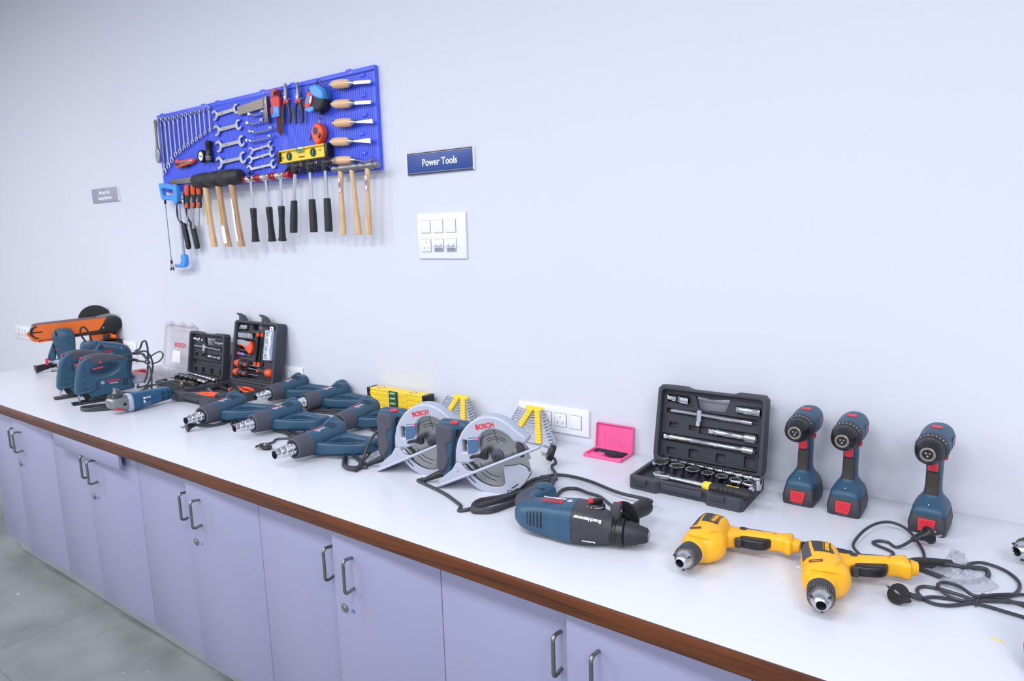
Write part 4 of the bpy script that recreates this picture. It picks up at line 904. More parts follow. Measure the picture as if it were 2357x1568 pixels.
    for i in range(11):
        socket('small_socket', BN[i] + ' small chrome socket in the back row of the ' + case + ', beside the lid', ox - .104 + .0254 * i, oy + .141 - .0022 * i, .019, .034, .0078 + .00062 * i, 'small chrome sockets in the back row of the ' + case)
    t = thing('ratchet_handle', 'ratchet with a black and yellow handle across the front of the ' + case, 'ratchet', (ox - .079, oy + .034, .038), -3)
    MB().plate([sm([(-.016, 0), (-.010, .013), (.006, .015), (.022, .010), (.032, .006), (.032, -.006), (.022, -.010), (.006, -.015), (-.010, -.013)], 3)], .016, .003).build('head', 'satin chrome', t)
    MB().lathe([(0, .0085), (.002, .008), (.0025, .004), (.001, .003)], MT(.0, 0, .008), 20).build('selector', 'mid steel', t)
    MB().cyl((.018, 0, .008), (.018, 0, .011), .004, n=12).build('lever', 'black plastic', t)
    MB().lathe([(.028, .0055), (.05, .0062), (.12, .0075), (.128, .0085)], AX, 18).build('shaft', 'satin chrome', t)
    MB().lathe([(.122, .008), (.126, .0115), (.140, .0125), (.152, .0105)], AX, 20).build('yellow_collar', 'holder yellow', t)
    MB().loft([(.138, 0, 0, .010, .0105, 2), (.150, 0, 0, .0145, .012, 2.2), (.18, 0, 0, .0155, .013, 2.4), (.22, 0, 0, .0155, .0135, 2.4), (.240, 0, 0, .0165, .0135, 2.3), (.250, 0, 0, .009, .009, 2)], axis='x').build('grip', 'black rubber', t)
    for k in range(4): MB().box((.168 + .012 * k, -.0135, .004), (.0015, .005, .010)).build('grip_rib', 'black plastic', t)
    MB().box((.198, .002, .0136), (.03, .005, .0008)).build('yellow_label', 'holder yellow', t)
    MB().text('STANLEY', .005, MT(.198, .002, .0141), .0002).build('lettering', 'letter black', t)


socket_case(-.629, -.262, 'large case', 0)
socket_case(-3.09, -.275, 'far charcoal case', 1)

# ---- pink hex key case
PC = thing('hex_key_case', 'small open bright pink plastic case leaning open against the wall', 'case', (-.950, -.098, 0))
b = MB(); b.plate([rp(-.064, 0, .064, .078, .004)], .003, .001, MT(0, 0, .0015)); b.plate([rp(-.064, 0, .064, .078, .004), rp(-.059, .005, .059, .073, .003)], .010, .0015, MT(0, 0, .005))
b.plate([rp(-.036, .006, -.008, .055, .001)], .005, .0008, MT(0, 0, .0045)); b.build('base', 'pink plastic', PC)
LP = MT(0, .081, .005) @ RX_(-6) @ XZ
b = MB(); b.plate([rp(-.064, 0, .064, .083, .004)], .003, .001, LP @ MT(0, 0, -.004)); b.plate([rp(-.064, 0, .064, .083, .004), rp(-.0605, .0035, .0605, .0795, .003)], .010, .0015, LP)
b.box((-.034, .040, -.002), (.0012, .040, .0015), m=LP); b.box((.005, .040, -.002), (.0012, .070, .0015), rot=Matrix.Rotation(R(38), 3, 'Z'), m=LP)
b.build('lid', 'pink plastic', PC)
for i in range(8):
    r = .0027 - .0002 * i; y = .068 - i * .0072; x1 = .050 - i * .0055; x0 = -.052 + (0 if i < 4 else .042 + (i - 4) * .006); Lg = .030 - i * .0022
    t = thing('hex_key', ('longest black hex key, nearest the lid of the pink case', 'second longest black hex key in the pink case', 'third black hex key from the lid in the pink case', 'fourth black hex key from the lid in the pink case', 'fifth black hex key from the lid in the pink case', 'sixth black hex key from the lid in the pink case', 'second smallest black hex key at the front of the pink case', 'smallest black hex key at the front of the pink case')[i], 'hex key', (-.950, -.098, .0075), 0, 'black hex keys in the pink case')
    yb = max(y - Lg, .008)
    MB().tube([(x0, y, 0), (x1 - .006, y, 0), (x1 - .001, y - .002, 0), (x1, y - .006, 0), (x1, yb, 0)], r, 6, 3).build('bent_bar', 'hex steel', t)

# ---- rotary hammer lying on its side
RHO = (-.880, -.649); RHA = 14.6
t = thing('rotary_hammer', 'dark blue and black rotary hammer drill lying on its side in the foreground', 'rotary hammer', (*RHO, 0), RHA)
RB = [(0, .020, .043, .012, .014, 2.2), (.006, .020, .043, .022, .022, 2.2), (.022, .019, .043, .033, .031, 2.3), (.05, .018, .043, .039, .037, 2.8), (.085, .018, .043, .041, .039, 3.4), (.11, .014, .044, .045, .041, 3.6), (.146, .012, .045, .048, .043, 3.6)]
MB().loft(RB, axis='x', k=4, n=40).build('motor_housing', 'tool blue', t)
GB = [(.1465, .012, .045, .0478, .0428, 3.6), (.165, .012, .045, .047, .042, 3.6), (.190, .011, .043, .043, .040, 3.2), (.212, .010, .040, .037, .036, 2.6), (.232, .008, .038, .031, .032, 2.2)]
MB().loft(GB, axis='x', k=4, n=40).build('gearbox', 'charcoal', t)
F = frame((0, .006, .034), (1, 0, 0))
MB().lathe([(.228, .030), (.232, .0305), (.236, .028), (.240, .028), (.242, .0305), (.256, .0305), (.258, .027)], F, 32).build('collar', 'black plastic', t)
MB().lathe([(.257, .024), (.260, .0265), (.272, .0265), (.276, .0245), (.284, .0235), (.290, .0195), (.304, .0165), (.308, .013), (.309, .006), (.304, .005)], F, 32).build('tool_chuck', 'black rubber', t)
MB().lathe([(.304, .0115), (.3095, .011), (.3098, .005)], F, 24).build('chuck_tip', 'mid steel', t)
for k in range(5):
    MB().patch(RB, 150, 188, .0006, .038 + .0085 * k, .0415 + .0085 * k, 'x', k=2).build('vent_slot', 'dark void', t)
for k in range(3): MB().patch(GB, 195, 300, .0003, .166 + .013 * k, .1668 + .013 * k, 'x', k=1).build('seam', 'dark void', t)
# letters read from the far side of the bench
MB().text('BOSCH', .0185, MT(.092, .0075, .0872) @ RX_(7) @ RZ(180), .0004, .0004, sx=.82).build('lettering', 'letter red', t)
MB().text('PROFESSIONAL', .0080, MT(.094, .0225, .0878) @ RX_(0) @ RZ(180), .0003, .0002).build('lettering', 'letter white', t)
MB().plate([circ(.132, .030, .0062, 24), circ(.132, .030, .0052, 24)], .0008, 0, MT(0, -.018, .0892)).build('round_emblem', 'letter white', t)
MB().plate([rp(.1297, .0265, .1308, .0335, .0002, 1)], .0008, 0, MT(0, -.018, .0892)).build('emblem_bar', 'letter white', t); MB().plate([rp(.1332, .0265, .1343, .0335, .0002, 1)], .0008, 0, MT(0, -.018, .0892)).build('emblem_bar', 'letter white', t); MB().plate([rp(.1308, .0293, .1332, .0307, .0002, 1)], .0008, 0, MT(0, -.018, .0892)).build('emblem_bar', 'letter white', t)
MB().text('Boschhammer', .0105, MT(.183, -.0312, .0712) @ RZ(9) @ RY(8.5) @ RX_(63) @ RZ(180), .0003, .0004).build('lettering', 'letter white', t)
MB().text('Boschhammer', .0052, MT(.186, -.0345, .021) @ RX_(95) @ RZ(180), .0003, .0001).build('lettering', 'letter white', t)
# mode dial and side handle
D = MT(.190, .024, .0825) @ RX_(-4)
MB().lathe([(-.004, .020), (.002, .019), (.004, .017)], D, 32).build('dial_base', 'black plastic', t)
MB().box((0, 0, 0), (.028, .012, .012), rot=Matrix.Rotation(R(40), 3, 'Z'), bev=.003, m=D @ MT(0, 0, .009)).build('dial_knob', 'black plastic', t)
MB().box((-.010, -.011, .012), (.011, .010, .010), bev=.0015, m=D).build('release_button', 'signal red', t)
for a0, a1 in ((150, 185), (200, 235), (250, 262), (278, 330)):
    MB().plate([circ(0, 0, .0235, 10, a0, a1) + circ(0, 0, .0225, 10, a0, a1)[::-1]], .0006, 0, MT(.190, .020, .0855)).build('dial_marks', 'letter white', t)
MB().box((.236, .018, .072), (.022, .034, .040), bev=.005).build('handle_clamp', 'charcoal', t)
MB().lathe([(0, .003), (.003, .003)], frame((.247, .012, .080), (1, 0, 0)), 10).build('clamp_bolt', 'mid steel', t)
MB().box((.240, .030, .0925), (.006, .008, .003), bev=.001).build('red_dot', 'signal red', t)
Fh = frame((.244, .036, .052), (.30, 1, -.10))
MB().lathe([(0, .012), (.010, .013), (.012, .034), (.015, .036), (.017, .033), (.022, .016)], Fh, 32).build('side_handle_guard', 'black plastic', t)
MB().lathe([(.018, .015), (.03, .0155), (.06, .0175), (.105, .020), (.115, .019), (.120, .010)], Fh, 24).build('side_handle', 'black rubber', t)
# main handle
hb = MB(); hb.tube([(.030, .046, .048), (.005, .062, .046), (-.012, .092, .042), (-.008, .130, .038), (.002, .160, .034)], lambda u: .024 - .006 * math.sin(u * 3), 16, 6); hb.build('rear_grip', 'rubber grey', t)
hb = MB(); hb.tube([(.034, .058, .046), (.014, .078, .044), (.004, .100, .041), (.008, .130, .038), (.016, .160, .034)], lambda u: .021 - .004 * math.sin(u * 3), 16, 6); hb.build('handle_core', 'tool blue', t)
MB().loft([(.148, .010, .034, .020, .022, 2.4), (.165, .012, .033, .030, .026, 2.4), (.182, .014, .032, .032, .026, 2.4), (.194, .012, .032, .024, .021, 2.2), (.200, .010, .032, .012, .012, 2)], axis='y', k=3).build('handle_foot', 'tool blue', t)
MB().plate([sm([(.010, .006), (.0, .010), (-.010, .0), (0, -.007), (.010, -.004)], 4)], .002, .0004, MT(.014, .150, .055)).build('cable_clip_mark', 'tool blue dark', t)
MB().loft([(.192, .0, .034, .012, .012, 2), (.225, -.006, .032, .0085, .0085, 2)], axis='y', k=1).build('cable_boot', 'rubber grey', t)
cord(t, [(-.985, -.372, .026), (-.992, -.330, .014), (-.985, -.296, .008), (-.950, -.280, .006), (-.875, -.300, .012), (-.767, -.345, .018), (-.683, -.352, .020), (-.668, -.372, .022), (-.690, -.405, .020), (-.73, -.43, .016), (-.79, -.40, .02), (-.84, -.375, .012), (-.887, -.352, .006), (-.915, -.372, .005), (-.905, -.43, .006), (-.89, -.50, .006)], .0046, n=10)

# ---- circular saws: x along the blade plane, z up, viewer on the -y side
def circular_saw(lab):
    t = thing('circular_saw', lab, 'circular saw', (0, 0, 0), 0, 'circular saws with grey guards')
    def pl(L, th, y, bev=.003, res=2): return MB().plate(L, th, bev, MT(0, y, 0) @ XZ, res)
    C0 = (.170, .1035)
    og = [(.063, .061), (.060, .085), (.061, .11), (.068, .138), (.080, .162), (.097, .183), (.117, .199), (.138, .209), (.157, .213), (.178, .2125), (.198, .207), (.217, .197), (.240, .179), (.258, .167), (.266, .160), (.264, .150), (.256, .145), (.243, .149), (.232, .147), (.227, .150), (.216, .162), (.202, .170), (.189, .175), (.176, .177), (.164, .176), (.153, .172), (.142, .164), (.134, .153), (.130, .139), (.128, .124), (.133, .110), (.147, .098), (.105, .080)]
    pl([og, rp(.083, .108, .096, .141, .002, 1)], .034, .004, .006, 3).build('upper_guard', 'matt silver', t)
    pl([og], .004, .021, .001).build('guard_back', 'grey plate', t)
    pl([[(.100, .104), (.126, .113), (.130, .125), (.1325, .150), (.133, .154), (.101, .149)]], .002, -.0138, .0003).build('name_plate', 'label grey', t)
    MB().text('Professional', .0052, MT(.113, -.0150, .1475) @ XZ @ RZ(10), .0002, .0001).build('lettering', 'letter white', t)
    pl([rp(.122, .146, .131, .153, .001, 1)], .0012, -.0150, 0).build('plate_mark', 'pink plastic', t)
    MB().text('BOSCH', .0190, MT(.1495, -.0136, .1850) @ XZ @ RZ(13), .0006, .0004, sx=.86).build('lettering', 'letter red', t)
    for k in range(3): MB().box((.066, -.0136, .070 + .010 * k), (.010, .0006, .0006)).build('guard_line', 'grey plate', t)
    # blade
    n = 24; tp = []
    for k in range(n):
        a = 2 * PI * k / n
        for da, rr in ((0, .0915), (.02, .0935), (.16, .0890), (.20, .0862), (.235, .0875)): tp.append((.179 + rr * math.cos(a + da), .103 + rr * math.sin(a + da)))
    bl = pl([tp, circ(.179, .103, .010, 20)], .0018, .0, 0).build('blade', 'blade steel', t)
    for r_, a0, a1 in ((.052, 60, 128), (.046, 60, 128), (.062, 100, 165), (.058, 205, 275), (.070, 205, 265), (.040, 150, 200)):
        pl([circ(.179, .103, r_, 12, a0, a1) + circ(.179, .103, r_ - .0016, 12, a0, a1)[::-1]], .0004, -.0011, 0).build('blade_slot', 'dark void', bl)
    MB().text('Solidwood', .0085, MT(.176, -.0012, .156) @ XZ @ RZ(-72), .0002).build('blade_print', 'letter black', bl)
    MB().text('190 x 30', .006, MT(.222, -.0012, .108) @ XZ @ RZ(-80), .0002).build('blade_print', 'letter black', bl)
    F = frame((.179, 0, .103), (0, -1, 0))
    MB().lathe([(.0, .0185), (.004, .0182), (.006, .015), (.0065, .012), (.010, .011), (.011, .0095)], F, 32).build('arbor_flange', 'rubber grey', t)
    MB().lathe([(.010, .0085), (.014, .008), (.0145, .0035), (.012, .003)], F, 6).build('arbor_bolt', 'charcoal', t)
    # lower guard
    lg = circ(*C0, .108, 26, 212, 338) + [(.262, .080), (.256, .083), (.243, .087), (.225, .082), (.197, .077), (.199, .05), (.201, .031), (.196, .024), (.185, .019)] + circ(*C0, .086, 14, 272, 222)
    pl([lg], .004, -.005, .0015).build('lower_guard', 'matt silver', t); pl([lg], .004, .013, .001).build('lower_guard_back', 'grey plate', t)
    pl([circ(*C0, .108, 20, 208, 340) + circ(*C0, .1045, 20, 340, 208)], .018, .004, .001).build('lower_guard_rim', 'matt silver', t)
    for a in (222, 300): pl([circ(*C0, .098, 6, a, a + 14) + circ(*C0, .0955, 6, a + 14, a)], .0006, -.0073, 0).build('guard_slot', 'dark void', t)
    # sole plate, pitched up
    B = MT(0, 0, 0) @ RY(-24.9)
    MB().plate([[(0, -.020), (.345, -.020), (.345, -.010), (.20, -.008), (.12, -.006), (.095, .115), (0, .115)]], .003, .0008, B @ MT(0, 0, .0015)).build('sole_plate', 'grey plate', t)
    MB().tube([(.005, -.021, .003), (.335, -.021, .003)], .0042, 10, 1).add([], []).build('front_rail', 'matt silver', t).matrix_local = B
    pl([[(.002, .004), (.118, .056), (.112, .060), (.098, .059), (.088, .066), (.078, .078), (.064, .078), (.052, .058), (.030, .040), (.012, .024)]], .004, -.016, .0012).build('hinge_bracket', 'matt silver', t)
    MB().lathe([(0, .0055), (.002, .005), (.003, .002)], frame((.066, -.018, .060), (0, -1, 0)), 14).build('bracket_screw', 'chrome', t)
    pl([sm([(.078, .080), (.094, .076), (.108, .064), (.118, .060), (.112, .070), (.096, .082)], 3)], .010, -.010, .002).build('angle_scale', 'mid steel', t)
    MB().box((.290, -.022, .1405), (.030, .003, .004), rot=Matrix.Rotation(R(-24.9), 3, 'Y'), bev=.001).build('rail_mark', 'grey plate', t)
    pl([sm([(.232, .140), (.246, .142), (.255, .128), (.256, .112), (.246, .106), (.238, .118)], 3)], .020, .002, .003).build('depth_stop', 'charcoal', t)
    MB().cyl((.258, -.006, .118), (.258, .010, .118), .005).build('depth_bolt', 'steel', t)
    # lever
    MB().plate([sm([(-.028, -.002), (-.026, .006), (.0, .008), (.010, .016), (.022, .014), (.024, -.004), (.016, -.010), (.006, -.006), (-.006, -.001)], 3)], .010, .003, MT(.137, -.021, .103) @ XZ @ RZ(12)).build('lock_lever', 'black plastic', t)
    # motor, handle
    MB().lathe([(0, .046), (.004, .048), (.060, .048), (.085, .046), (.098, .038), (.100, .01)], frame((.112, .020, .088), (0, 1, 0)), 32).build('motor', 'tool blue', t)
    ho = [(-.003, .160), (.002, .178), (.012, .185), (.045, .184), (.082, .182), (.090, .165), (.072, .158), (.056, .158), (.050, .140), (.046, .120), (.040, .085), (.038, .053), (.044, .035), (.030, .020), (.010, .020), (.002, .040), (.010, .050), (.004, .10)]
    pl([sm(ho, 3)], .034, .024, .011, 3).build('handle', 'tool blue', t)
    pl([sm([(-.008, .150), (.0, .173), (.016, .176), (.040, .172), (.048, .160), (.046, .138), (.042, .124), (.028, .115), (.034, .080), (.026, .050), (.014, .036), (-.002, .040), (-.008, .06), (-.006, .10)], 3)], .041, .023, .010, 3).build('rubber_grip', 'rubber grey', t)
    MB().box((.052, .010, .1815), (.022, .014, .006), bev=.002).build('lock_button', 'signal red', t)
    pl([sm([(.052, .158), (.072, .156), (.060, .140), (.052, .135)], 3)], .016, .026, .004).build('trigger', 'black plastic', t)
    MB().box((.030, .012, .020), (.030, .022, .022), bev=.005).build('foot_hinge', 'charcoal', t)
    MB().lathe([(0, .006), (.015, .0065), (.030, .005)], frame((.040, -.004, .028), (1, 0, .5)), 12).build('hinge_knob', 'black plastic', t)
    MB().lathe([(0, .0115), (.02, .010), (.05, .0075), (.066, .006)], frame((.008, .024, .032), (-.85, -.25, -.36)), 18).build('cable_sleeve', 'black rubber', t)
    return t
s2 = circular_saw('circular saw with grey guard nearest the camera, its black cable coiled to the right')
s1 = dup(s2); s1['label'] = 'circular saw with grey guard farther left, behind the other saw'
s2.location = (-1.229, -.518, ZC); s2.rotation_euler = (0, 0, R(15))
s1.location = (-1.466, -.512, ZC); s1.rotation_euler = (0, 0, R(16))
def coil(cx, cy, ang, L, wd, n, z=.005, seed=1, waist=.35, lift=0):
    """a tied bundle of cable: points of n elongated loops lying on the worktop"""
    rnd = random.Random(seed); P = []; ca, sa = math.cos(R(ang)), math.sin(R(ang))
    for k in range(n):
        l_ = L * (1 - .07 * rnd.random()); w_ = wd * (.55 + .5 * rnd.random()); off = (rnd.random() - .5) * .008
        for u in range(8):
            t = 2 * PI * u / 8; x = l_ / 2 * math.cos(t); y = w_ / 2 * math.sin(t) * (waist + (1 - waist) * abs(math.cos(t)) ** .5) + off
            P.append((cx + x * ca - y * sa, cy + x * sa + y * ca, z + .0045 * (k % 3) * (.6 + .4 * rnd.random()) + lift * max(0, x) / L))
    return P
cord(s2, [(-1.283, -.522, .010), (-1.298, -.528, .0045), (-1.27, -.536, .0045), (-1.17, -.562, .0045), (-1.085, -.598, .0045), (-1.05, -.612, .0045)] + coil(-.985, -.500, 68, .25, .105, 5, z=.0055, seed=4, waist=.4, lift=.05)
     + [(-.955, -.37, .02), (-.985, -.30, .010), (-1.020, -.262, .008), (-1.032, -.246, .010), (-1.028, -.232, .016), (-1.040, -.222, .026)], .0046, n=10)
cord(s2, [(-1.014, -.489, .002), (-1.008, -.492, .024), (-.955, -.512, .026), (-.947, -.516, .004)], .0011, 'cable_tie', 6, 'letter black')
bpy.context.view_layer.update()
I = s2.matrix_world.inverted(); Fp = I @ (MT(-1.055, -.214, .038 + ZC) @ RZ(38) @ RY(-68))
pb = MB().plate([sm([(-.022, -.016), (-.022, .016), (-.006, .021), (.018, .013), (.024, .006), (.024, -.006), (.018, -.013), (-.006, -.021)], 3)], .017, .003, Fp).build('plug', 'black plastic', s2)
for a, b_, r_ in ((-.012, -.010, .0026), (-.012, .010, .0026), (.012, 0, .0034)): MB().cyl(Fp @ Vector((a, b_, .008)), Fp @ Vector((a, b_, .026)), r_, n=10).build('plug_pin', 'steel', pb)
cord(s1, [(-1.52, -.520, .012), (-1.542, -.524, .004), (-1.55, -.50, .02), (-1.54, -.47, .075), (-1.50, -.44, .118), (-1.45, -.425, .135), (-1.40, -.41, .120), (-1.37, -.39, .05), (-1.36, -.36, .006)], .0046, n=10)
# ---- heat guns lying on their side: origin under the collar, nozzle towards -x, handle towards -y
HB = [(.028, 0, .045, .0355, .0365, 2.2), (.05, 0, .045, .036, .037, 2.4), (.085, .002, .046, .0375, .036, 2.6), (.118, .006, .048, .041, .037, 2.6), (.145, .010, .050, .042, .040, 2.8), (.166, .010, .050, .038, .039, 2.8), (.172, .010, .050, .033, .034, 2.8)]
def heat_gun():
    t = thing('heat_gun', 'x', 'heat gun', (0, 0, 0), 0, 'dark blue heat guns lying on the worktop')
    F = frame((0, 0, .045), (1, 0, 0))
    MB().lathe([(-.070, .0115), (-.0925, .0125), (-.092, .0138), (-.089, .0142), (-.076, .0148), (-.074, .0165), (-.072, .0158), (-.058, .0165), (-.056, .0182), (-.054, .0175), (-.042, .0182), (-.040, .0202), (-.038, .0195), (-.030, .0212), (-.010, .0216)], F, 28, cap=False).build('nozzle', 'chrome', t)
    MB().lathe([(-.078, .0125), (-.0781, .0001)], F, 20).build('nozzle_bore', 'dark void', t)
    MB().lathe([(-.022, .024), (-.026, .028), (-.024, .0325), (.0, .0345), (.028, .0372), (.030, .033)], F, 36).build('heat_collar', 'rubber grey', t)
    MB().lathe([(-.0235, .0285), (-.016, .0225), (-.012, .0005)], F, 28).build('collar_inside', 'dark void', t)
    MB().loft(HB, axis='x', k=4, n=36).build('motor_housing', 'tool blue', t)
    MB().loft([(.122, .026, .062, .018, .020, 2.4), (.148, .030, .068, .024, .026, 2.4), (.172, .030, .070, .024, .026, 2.4), (.182, .030, .070, .017, .018, 2.2)], axis='x', k=3).build('rear_foot', 'tool blue', t)
    MB().plate([sm([(.030, -.020), (.045, -.030), (.10, -.026), (.15, -.022), (.172, -.030), (.171, -.07), (.172, -.11), (.178, -.15), (.178, -.172), (.150, -.182), (.112, -.176), (.090, -.150), (.066, -.112), (.047, -.075), (.036, -.050)], 3), sm([(.056, -.046), (.09, -.042), (.130, -.046), (.140, -.07), (.143, -.115), (.140, -.150), (.118, -.156), (.096, -.138), (.072, -.098)], 3)], .040, .011, MT(0, 0, .034), 4).build('handle', 'tool blue', t)
    MB().patch(HB, 40, 140, .0005, .0295, .0305, 'x').build('seam', 'label grey', t)
    for k in range(4): MB().patch(HB, 78, 128, .0007, .108 + .0075 * k, .1112 + .0075 * k, 'x', k=1).build('vent_slot', 'dark void', t)
    MB().patch(HB, 76, 86, .0009, .050, .098, 'x', k=2).build('red_stripe', 'letter red', t)
    MB().text('Professional', .0078, MT(.075, -.0065, .0828) @ RX_(13), .0003, .0003).build('lettering', 'letter white', t)
    MB().text('GHG', .0055, MT(.066, -.0145, .0804) @ RX_(22), .0002, .0001).build('lettering', 'letter white', t)
    MB().box((.143, -.100, .034), (.010, .030, .014), bev=.003).build('switch', 'charcoal', t)
    MB().lathe([(0, .0065), (.02, .0055)], frame((.150, -.178, .038), (0.1, -1, -.1)), 14).build('cable_sleeve', 'black rubber', t)
    return t
HG = [(-1.742, -.586, 91, 'heat gun nearest the camera, a flat black plug behind its nozzle'),
      (-2.108, -.484, 88, 'second nearest heat gun, left of the nearest one, with looped cable under it'),
      (-2.378, -.520, 101, 'leftmost heat gun in the front row, with a black plug lying before its nozzle'),
      (-2.462, -.172, 94, 'leftmost heat gun in the back row, against the open orange tool kit'),
      (-2.205, -.184, 82, 'middle heat gun of the back row, its nozzle hidden behind another'),
      (-1.852, -.318, 97, 'heat gun half hidden behind the rear circular saw handle')]
hg = heat_gun(); HGS = []
for i, (x, y, a, lab) in enumerate(HG):
    o = hg if i == 0 else dup(hg); o.location = (x, y, ZC); o.rotation_euler = (0, 0, R(a)); o['label'] = lab; HGS.append(o)
def tie(t, cx, cy, ang, wd, z=.016):
    ca, sa = math.cos(R(ang)), math.sin(R(ang))
    P = [(-sa * q * wd + cx, ca * q * wd + cy, h) for q, h in ((-.5, .001), (-.42, z), (.42, z), (.5, .001))]
    cord(t, P, .001, 'cable_tie', 6, 'letter black')
g = HGS[0]
cord(g, [(-1.595, -.430, .030), (-1.58, -.44, .015)] + coil(-1.630, -.488, -34, .29, .095, 5, z=.006, seed=3) + [(-1.50, -.53, .005)], .0038)
tie(g, -1.655, -.470, -34, .055)
g = HGS[1]
cord(g, [(-1.96, -.33, .030), (-1.98, -.38, .010)] + coil(-2.020, -.430, -10, .20, .07, 4, seed=5) + [(-1.99, -.495, .005), (-1.97, -.53, .005), (-1.975, -.575, .007), (-1.955, -.60, .012)], .0036)
tie(g, -1.985, -.425, -10, .05)
plug(g, (-1.930, -.585, .016), (.35, -.75, .55), kind='flat', s=1.15)
g = HGS[2]
cord(g, [(-2.24, -.35, .030), (-2.26, -.39, .012)] + coil(-2.315, -.445, -25, .15, .06, 3, seed=9) + [(-2.36, -.43, .006), (-2.385, -.46, .006), (-2.34, -.475, .006), (-2.352, -.53, .007), (-2.360, -.565, .014)], .0036)
plug(g, (-2.374, -.604, .019), (-.22, -.97, -.02))
cord(g, [(-2.352, -.52, .007), (-2.364, -.568, .018)], .0058, 'cord_boot', 1)
g = HGS[4]
cord(g, [(-2.07, -.02, .030), (-2.06, -.06, .012)] + coil(-2.135, -.165, 12, .18, .065, 4, seed=12) + [(-2.22, -.20, .005), (-2.26, -.22, .005)], .0036)
g = HGS[3]
cord(g, [(-2.32, -.01, .030), (-2.31, -.05, .010)] + coil(-2.36, -.14, -20, .14, .05, 3, seed=15), .0036)
g = HGS[5]
cord(g, [(-1.70, -.165, .030), (-1.69, -.20, .010)] + coil(-1.735, -.26, -30, .15, .06, 3, seed=17), .0036)

# ---- stack of five yellow levels by the wall
SN = ['lowest', 'second from the bottom', 'middle', 'second from the top', 'topmost']
for i in range(5):
    t, L, H, D = level('spirit_level', SN[i] + ' yellow spirit level of the stack on the worktop by the wall', 'spirit level', (-1.848, -.043, .0100 + .0197 * i), .312, .0192, .048, .94)
    t['group'] = 'yellow spirit levels stacked on the worktop'
    MB().box((-.010, -.0242, 0), (.048, .002, .0185)).build('vial_recess', 'charcoal', t)
    MB().cyl((-.024, -.0250, 0), (.004, -.0250, 0), .0062, n=12).build('vial', 'vial green', t)
    if i == 4:
        for x in (-.095, .075): MB().lathe([(0, .014), (.0012, .0135), (.0012, .0115), (.0002, .011), (.0001, .0005)], MT(x, 0, .0094), 24).build('vial_ring', 'mid steel', t)
    MB().box((.035, -.0244, 0), (.05, .0006, .009)).build('label', 'level yellow', t)

# ---- spanner sets standing in yellow holders
def spanner_set(ox, oy, where):
    h = thing('spanner_holder', 'yellow plastic two-legged holder of spanners ' + where, 'spanner holder', (ox, oy, 0))
    TL = R(48)
    for s_ in (-1, 1):
        b = MB()
        for i in range(12):
            x = s_ * (.052 - .0027 * i) - .004 + (.0 if s_ < 0 else 0) - .0015 * i * (s_ < 0) * -1
            b.box((x, -.0335 + .0036 * i, .0118 + .0082 * i), (.021, .0088, .0062), rot=Matrix.Rotation(TL, 3, 'X'), bev=.001)
        b.tube([(s_ * .052 - .004, -.010, .008), (s_ * .024 - .004, .026, .100)], .006, 6, 1)
        b.build('holder_leg', 'holder yellow', h)
    MB().box((-.004, .021, .104), (.066, .016, .008), rot=Matrix.Rotation(TL, 3, 'X'), bev=.003).build('holder_top', 'holder yellow', h)
    for i in range(12):
        hl = .108 - .0049 * i; r = .0178 - .0008 * i
        t = thing('combination_spanner', ('lowest and longest', 'second lowest', 'third lowest', 'fourth lowest', 'fifth lowest', 'sixth lowest', 'sixth highest', 'fifth highest', 'fourth highest', 'third highest', 'second highest', 'topmost and shortest')[i] + ' spanner in the yellow holder ' + where, 'spanner',
                  (ox + .002 - .0012 * i, oy - .030 + .0036 * i, .0085 + .0082 * i), 0, 'spanners in the yellow holder ' + where)
        m_ = RX_(48)
        a = MB(); a.plate([circ(-hl + r, 0, r * .9, 16), ngon(-hl + r, 0, r * .55, 12)], .006, .001, m_); a.build('ring_end', 'spanner chrome', t)
        a = MB(); shank(a, -hl + r * 1.7, hl - r * 1.7, r * .75, r * .75, .0038, m_); a.build('shank', 'spanner chrome', t)
        MB().plate([jaw(hl - r * .8, 0, r, 15, .45)], .0048, .0008, m_).build('open_end', 'spanner chrome', t)
spanner_set(-1.236, -.048, 'before the socket plate')
spanner_set(-1.553, -.048, 'behind the circular saws')

# ---- clear case with mirrored red letters
t = thing('clear_case', 'open transparent plastic case with flipped red letters on its lid, at the far left', 'case', (-3.60, -.215, 0))
out = rp(-.01, 0, .29, .165, .012)
b = MB(); b.plate([out], .0025, .0008, MT(0, 0, .0015)); b.plate([out, rp(-.006, .004, .286, .161, .010)], .034, .001, MT(0, 0, .018)); b.build('base', 'clear plastic', t)
b = MB()
for k in range(5): b.box((.02 + .055 * k, .082, .014), (.0015, .15, .022))
b.box((.14, .06, .014), (.28, .0015, .022)); b.build('dividers', 'clear plastic', t)
LC = MT(0, .165, .035) @ RX_(-10) @ XZ
b = MB(); b.plate([rp(0, 0, .295, .222, .014)], .0025, .0008, LC @ MT(0, 0, -.006)); b.plate([rp(0, 0, .295, .222, .014), rp(.005, .005, .290, .217, .012)], .016, .001, LC)
b.box((.15, .195, -.002), (.20, .003, .004), m=LC); b.build('lid', 'clear plastic', t)
for x in (.045, .155, .25): MB().plate([sm([(x - .03, .218), (x + .022, .218), (x + .014, .234), (x - .018, .238)], 3)], .014, .002, LC).build('latch', 'clear plastic', t)
MB().text('BOSCH', .032, LC @ MT(.145, .118, -.0045) @ Matrix.Scale(-1, 4, (0, 1, 0)), .0004, .0006).build('mirrored_lettering', 'letter red', t)
MB().box((.115, .055, -.0042), (.075, .062, .0006), m=LC).build('white_label', 'paper', t)
# rotary tool inserts in it
tag(MB().box((0, 0, 0), (.035, .055, .03), bev=.003).build('red_box', 'signal red', loc=(-3.585, -.185, .020)), 'small bright red block lying in the corner of the transparent case', 'box')

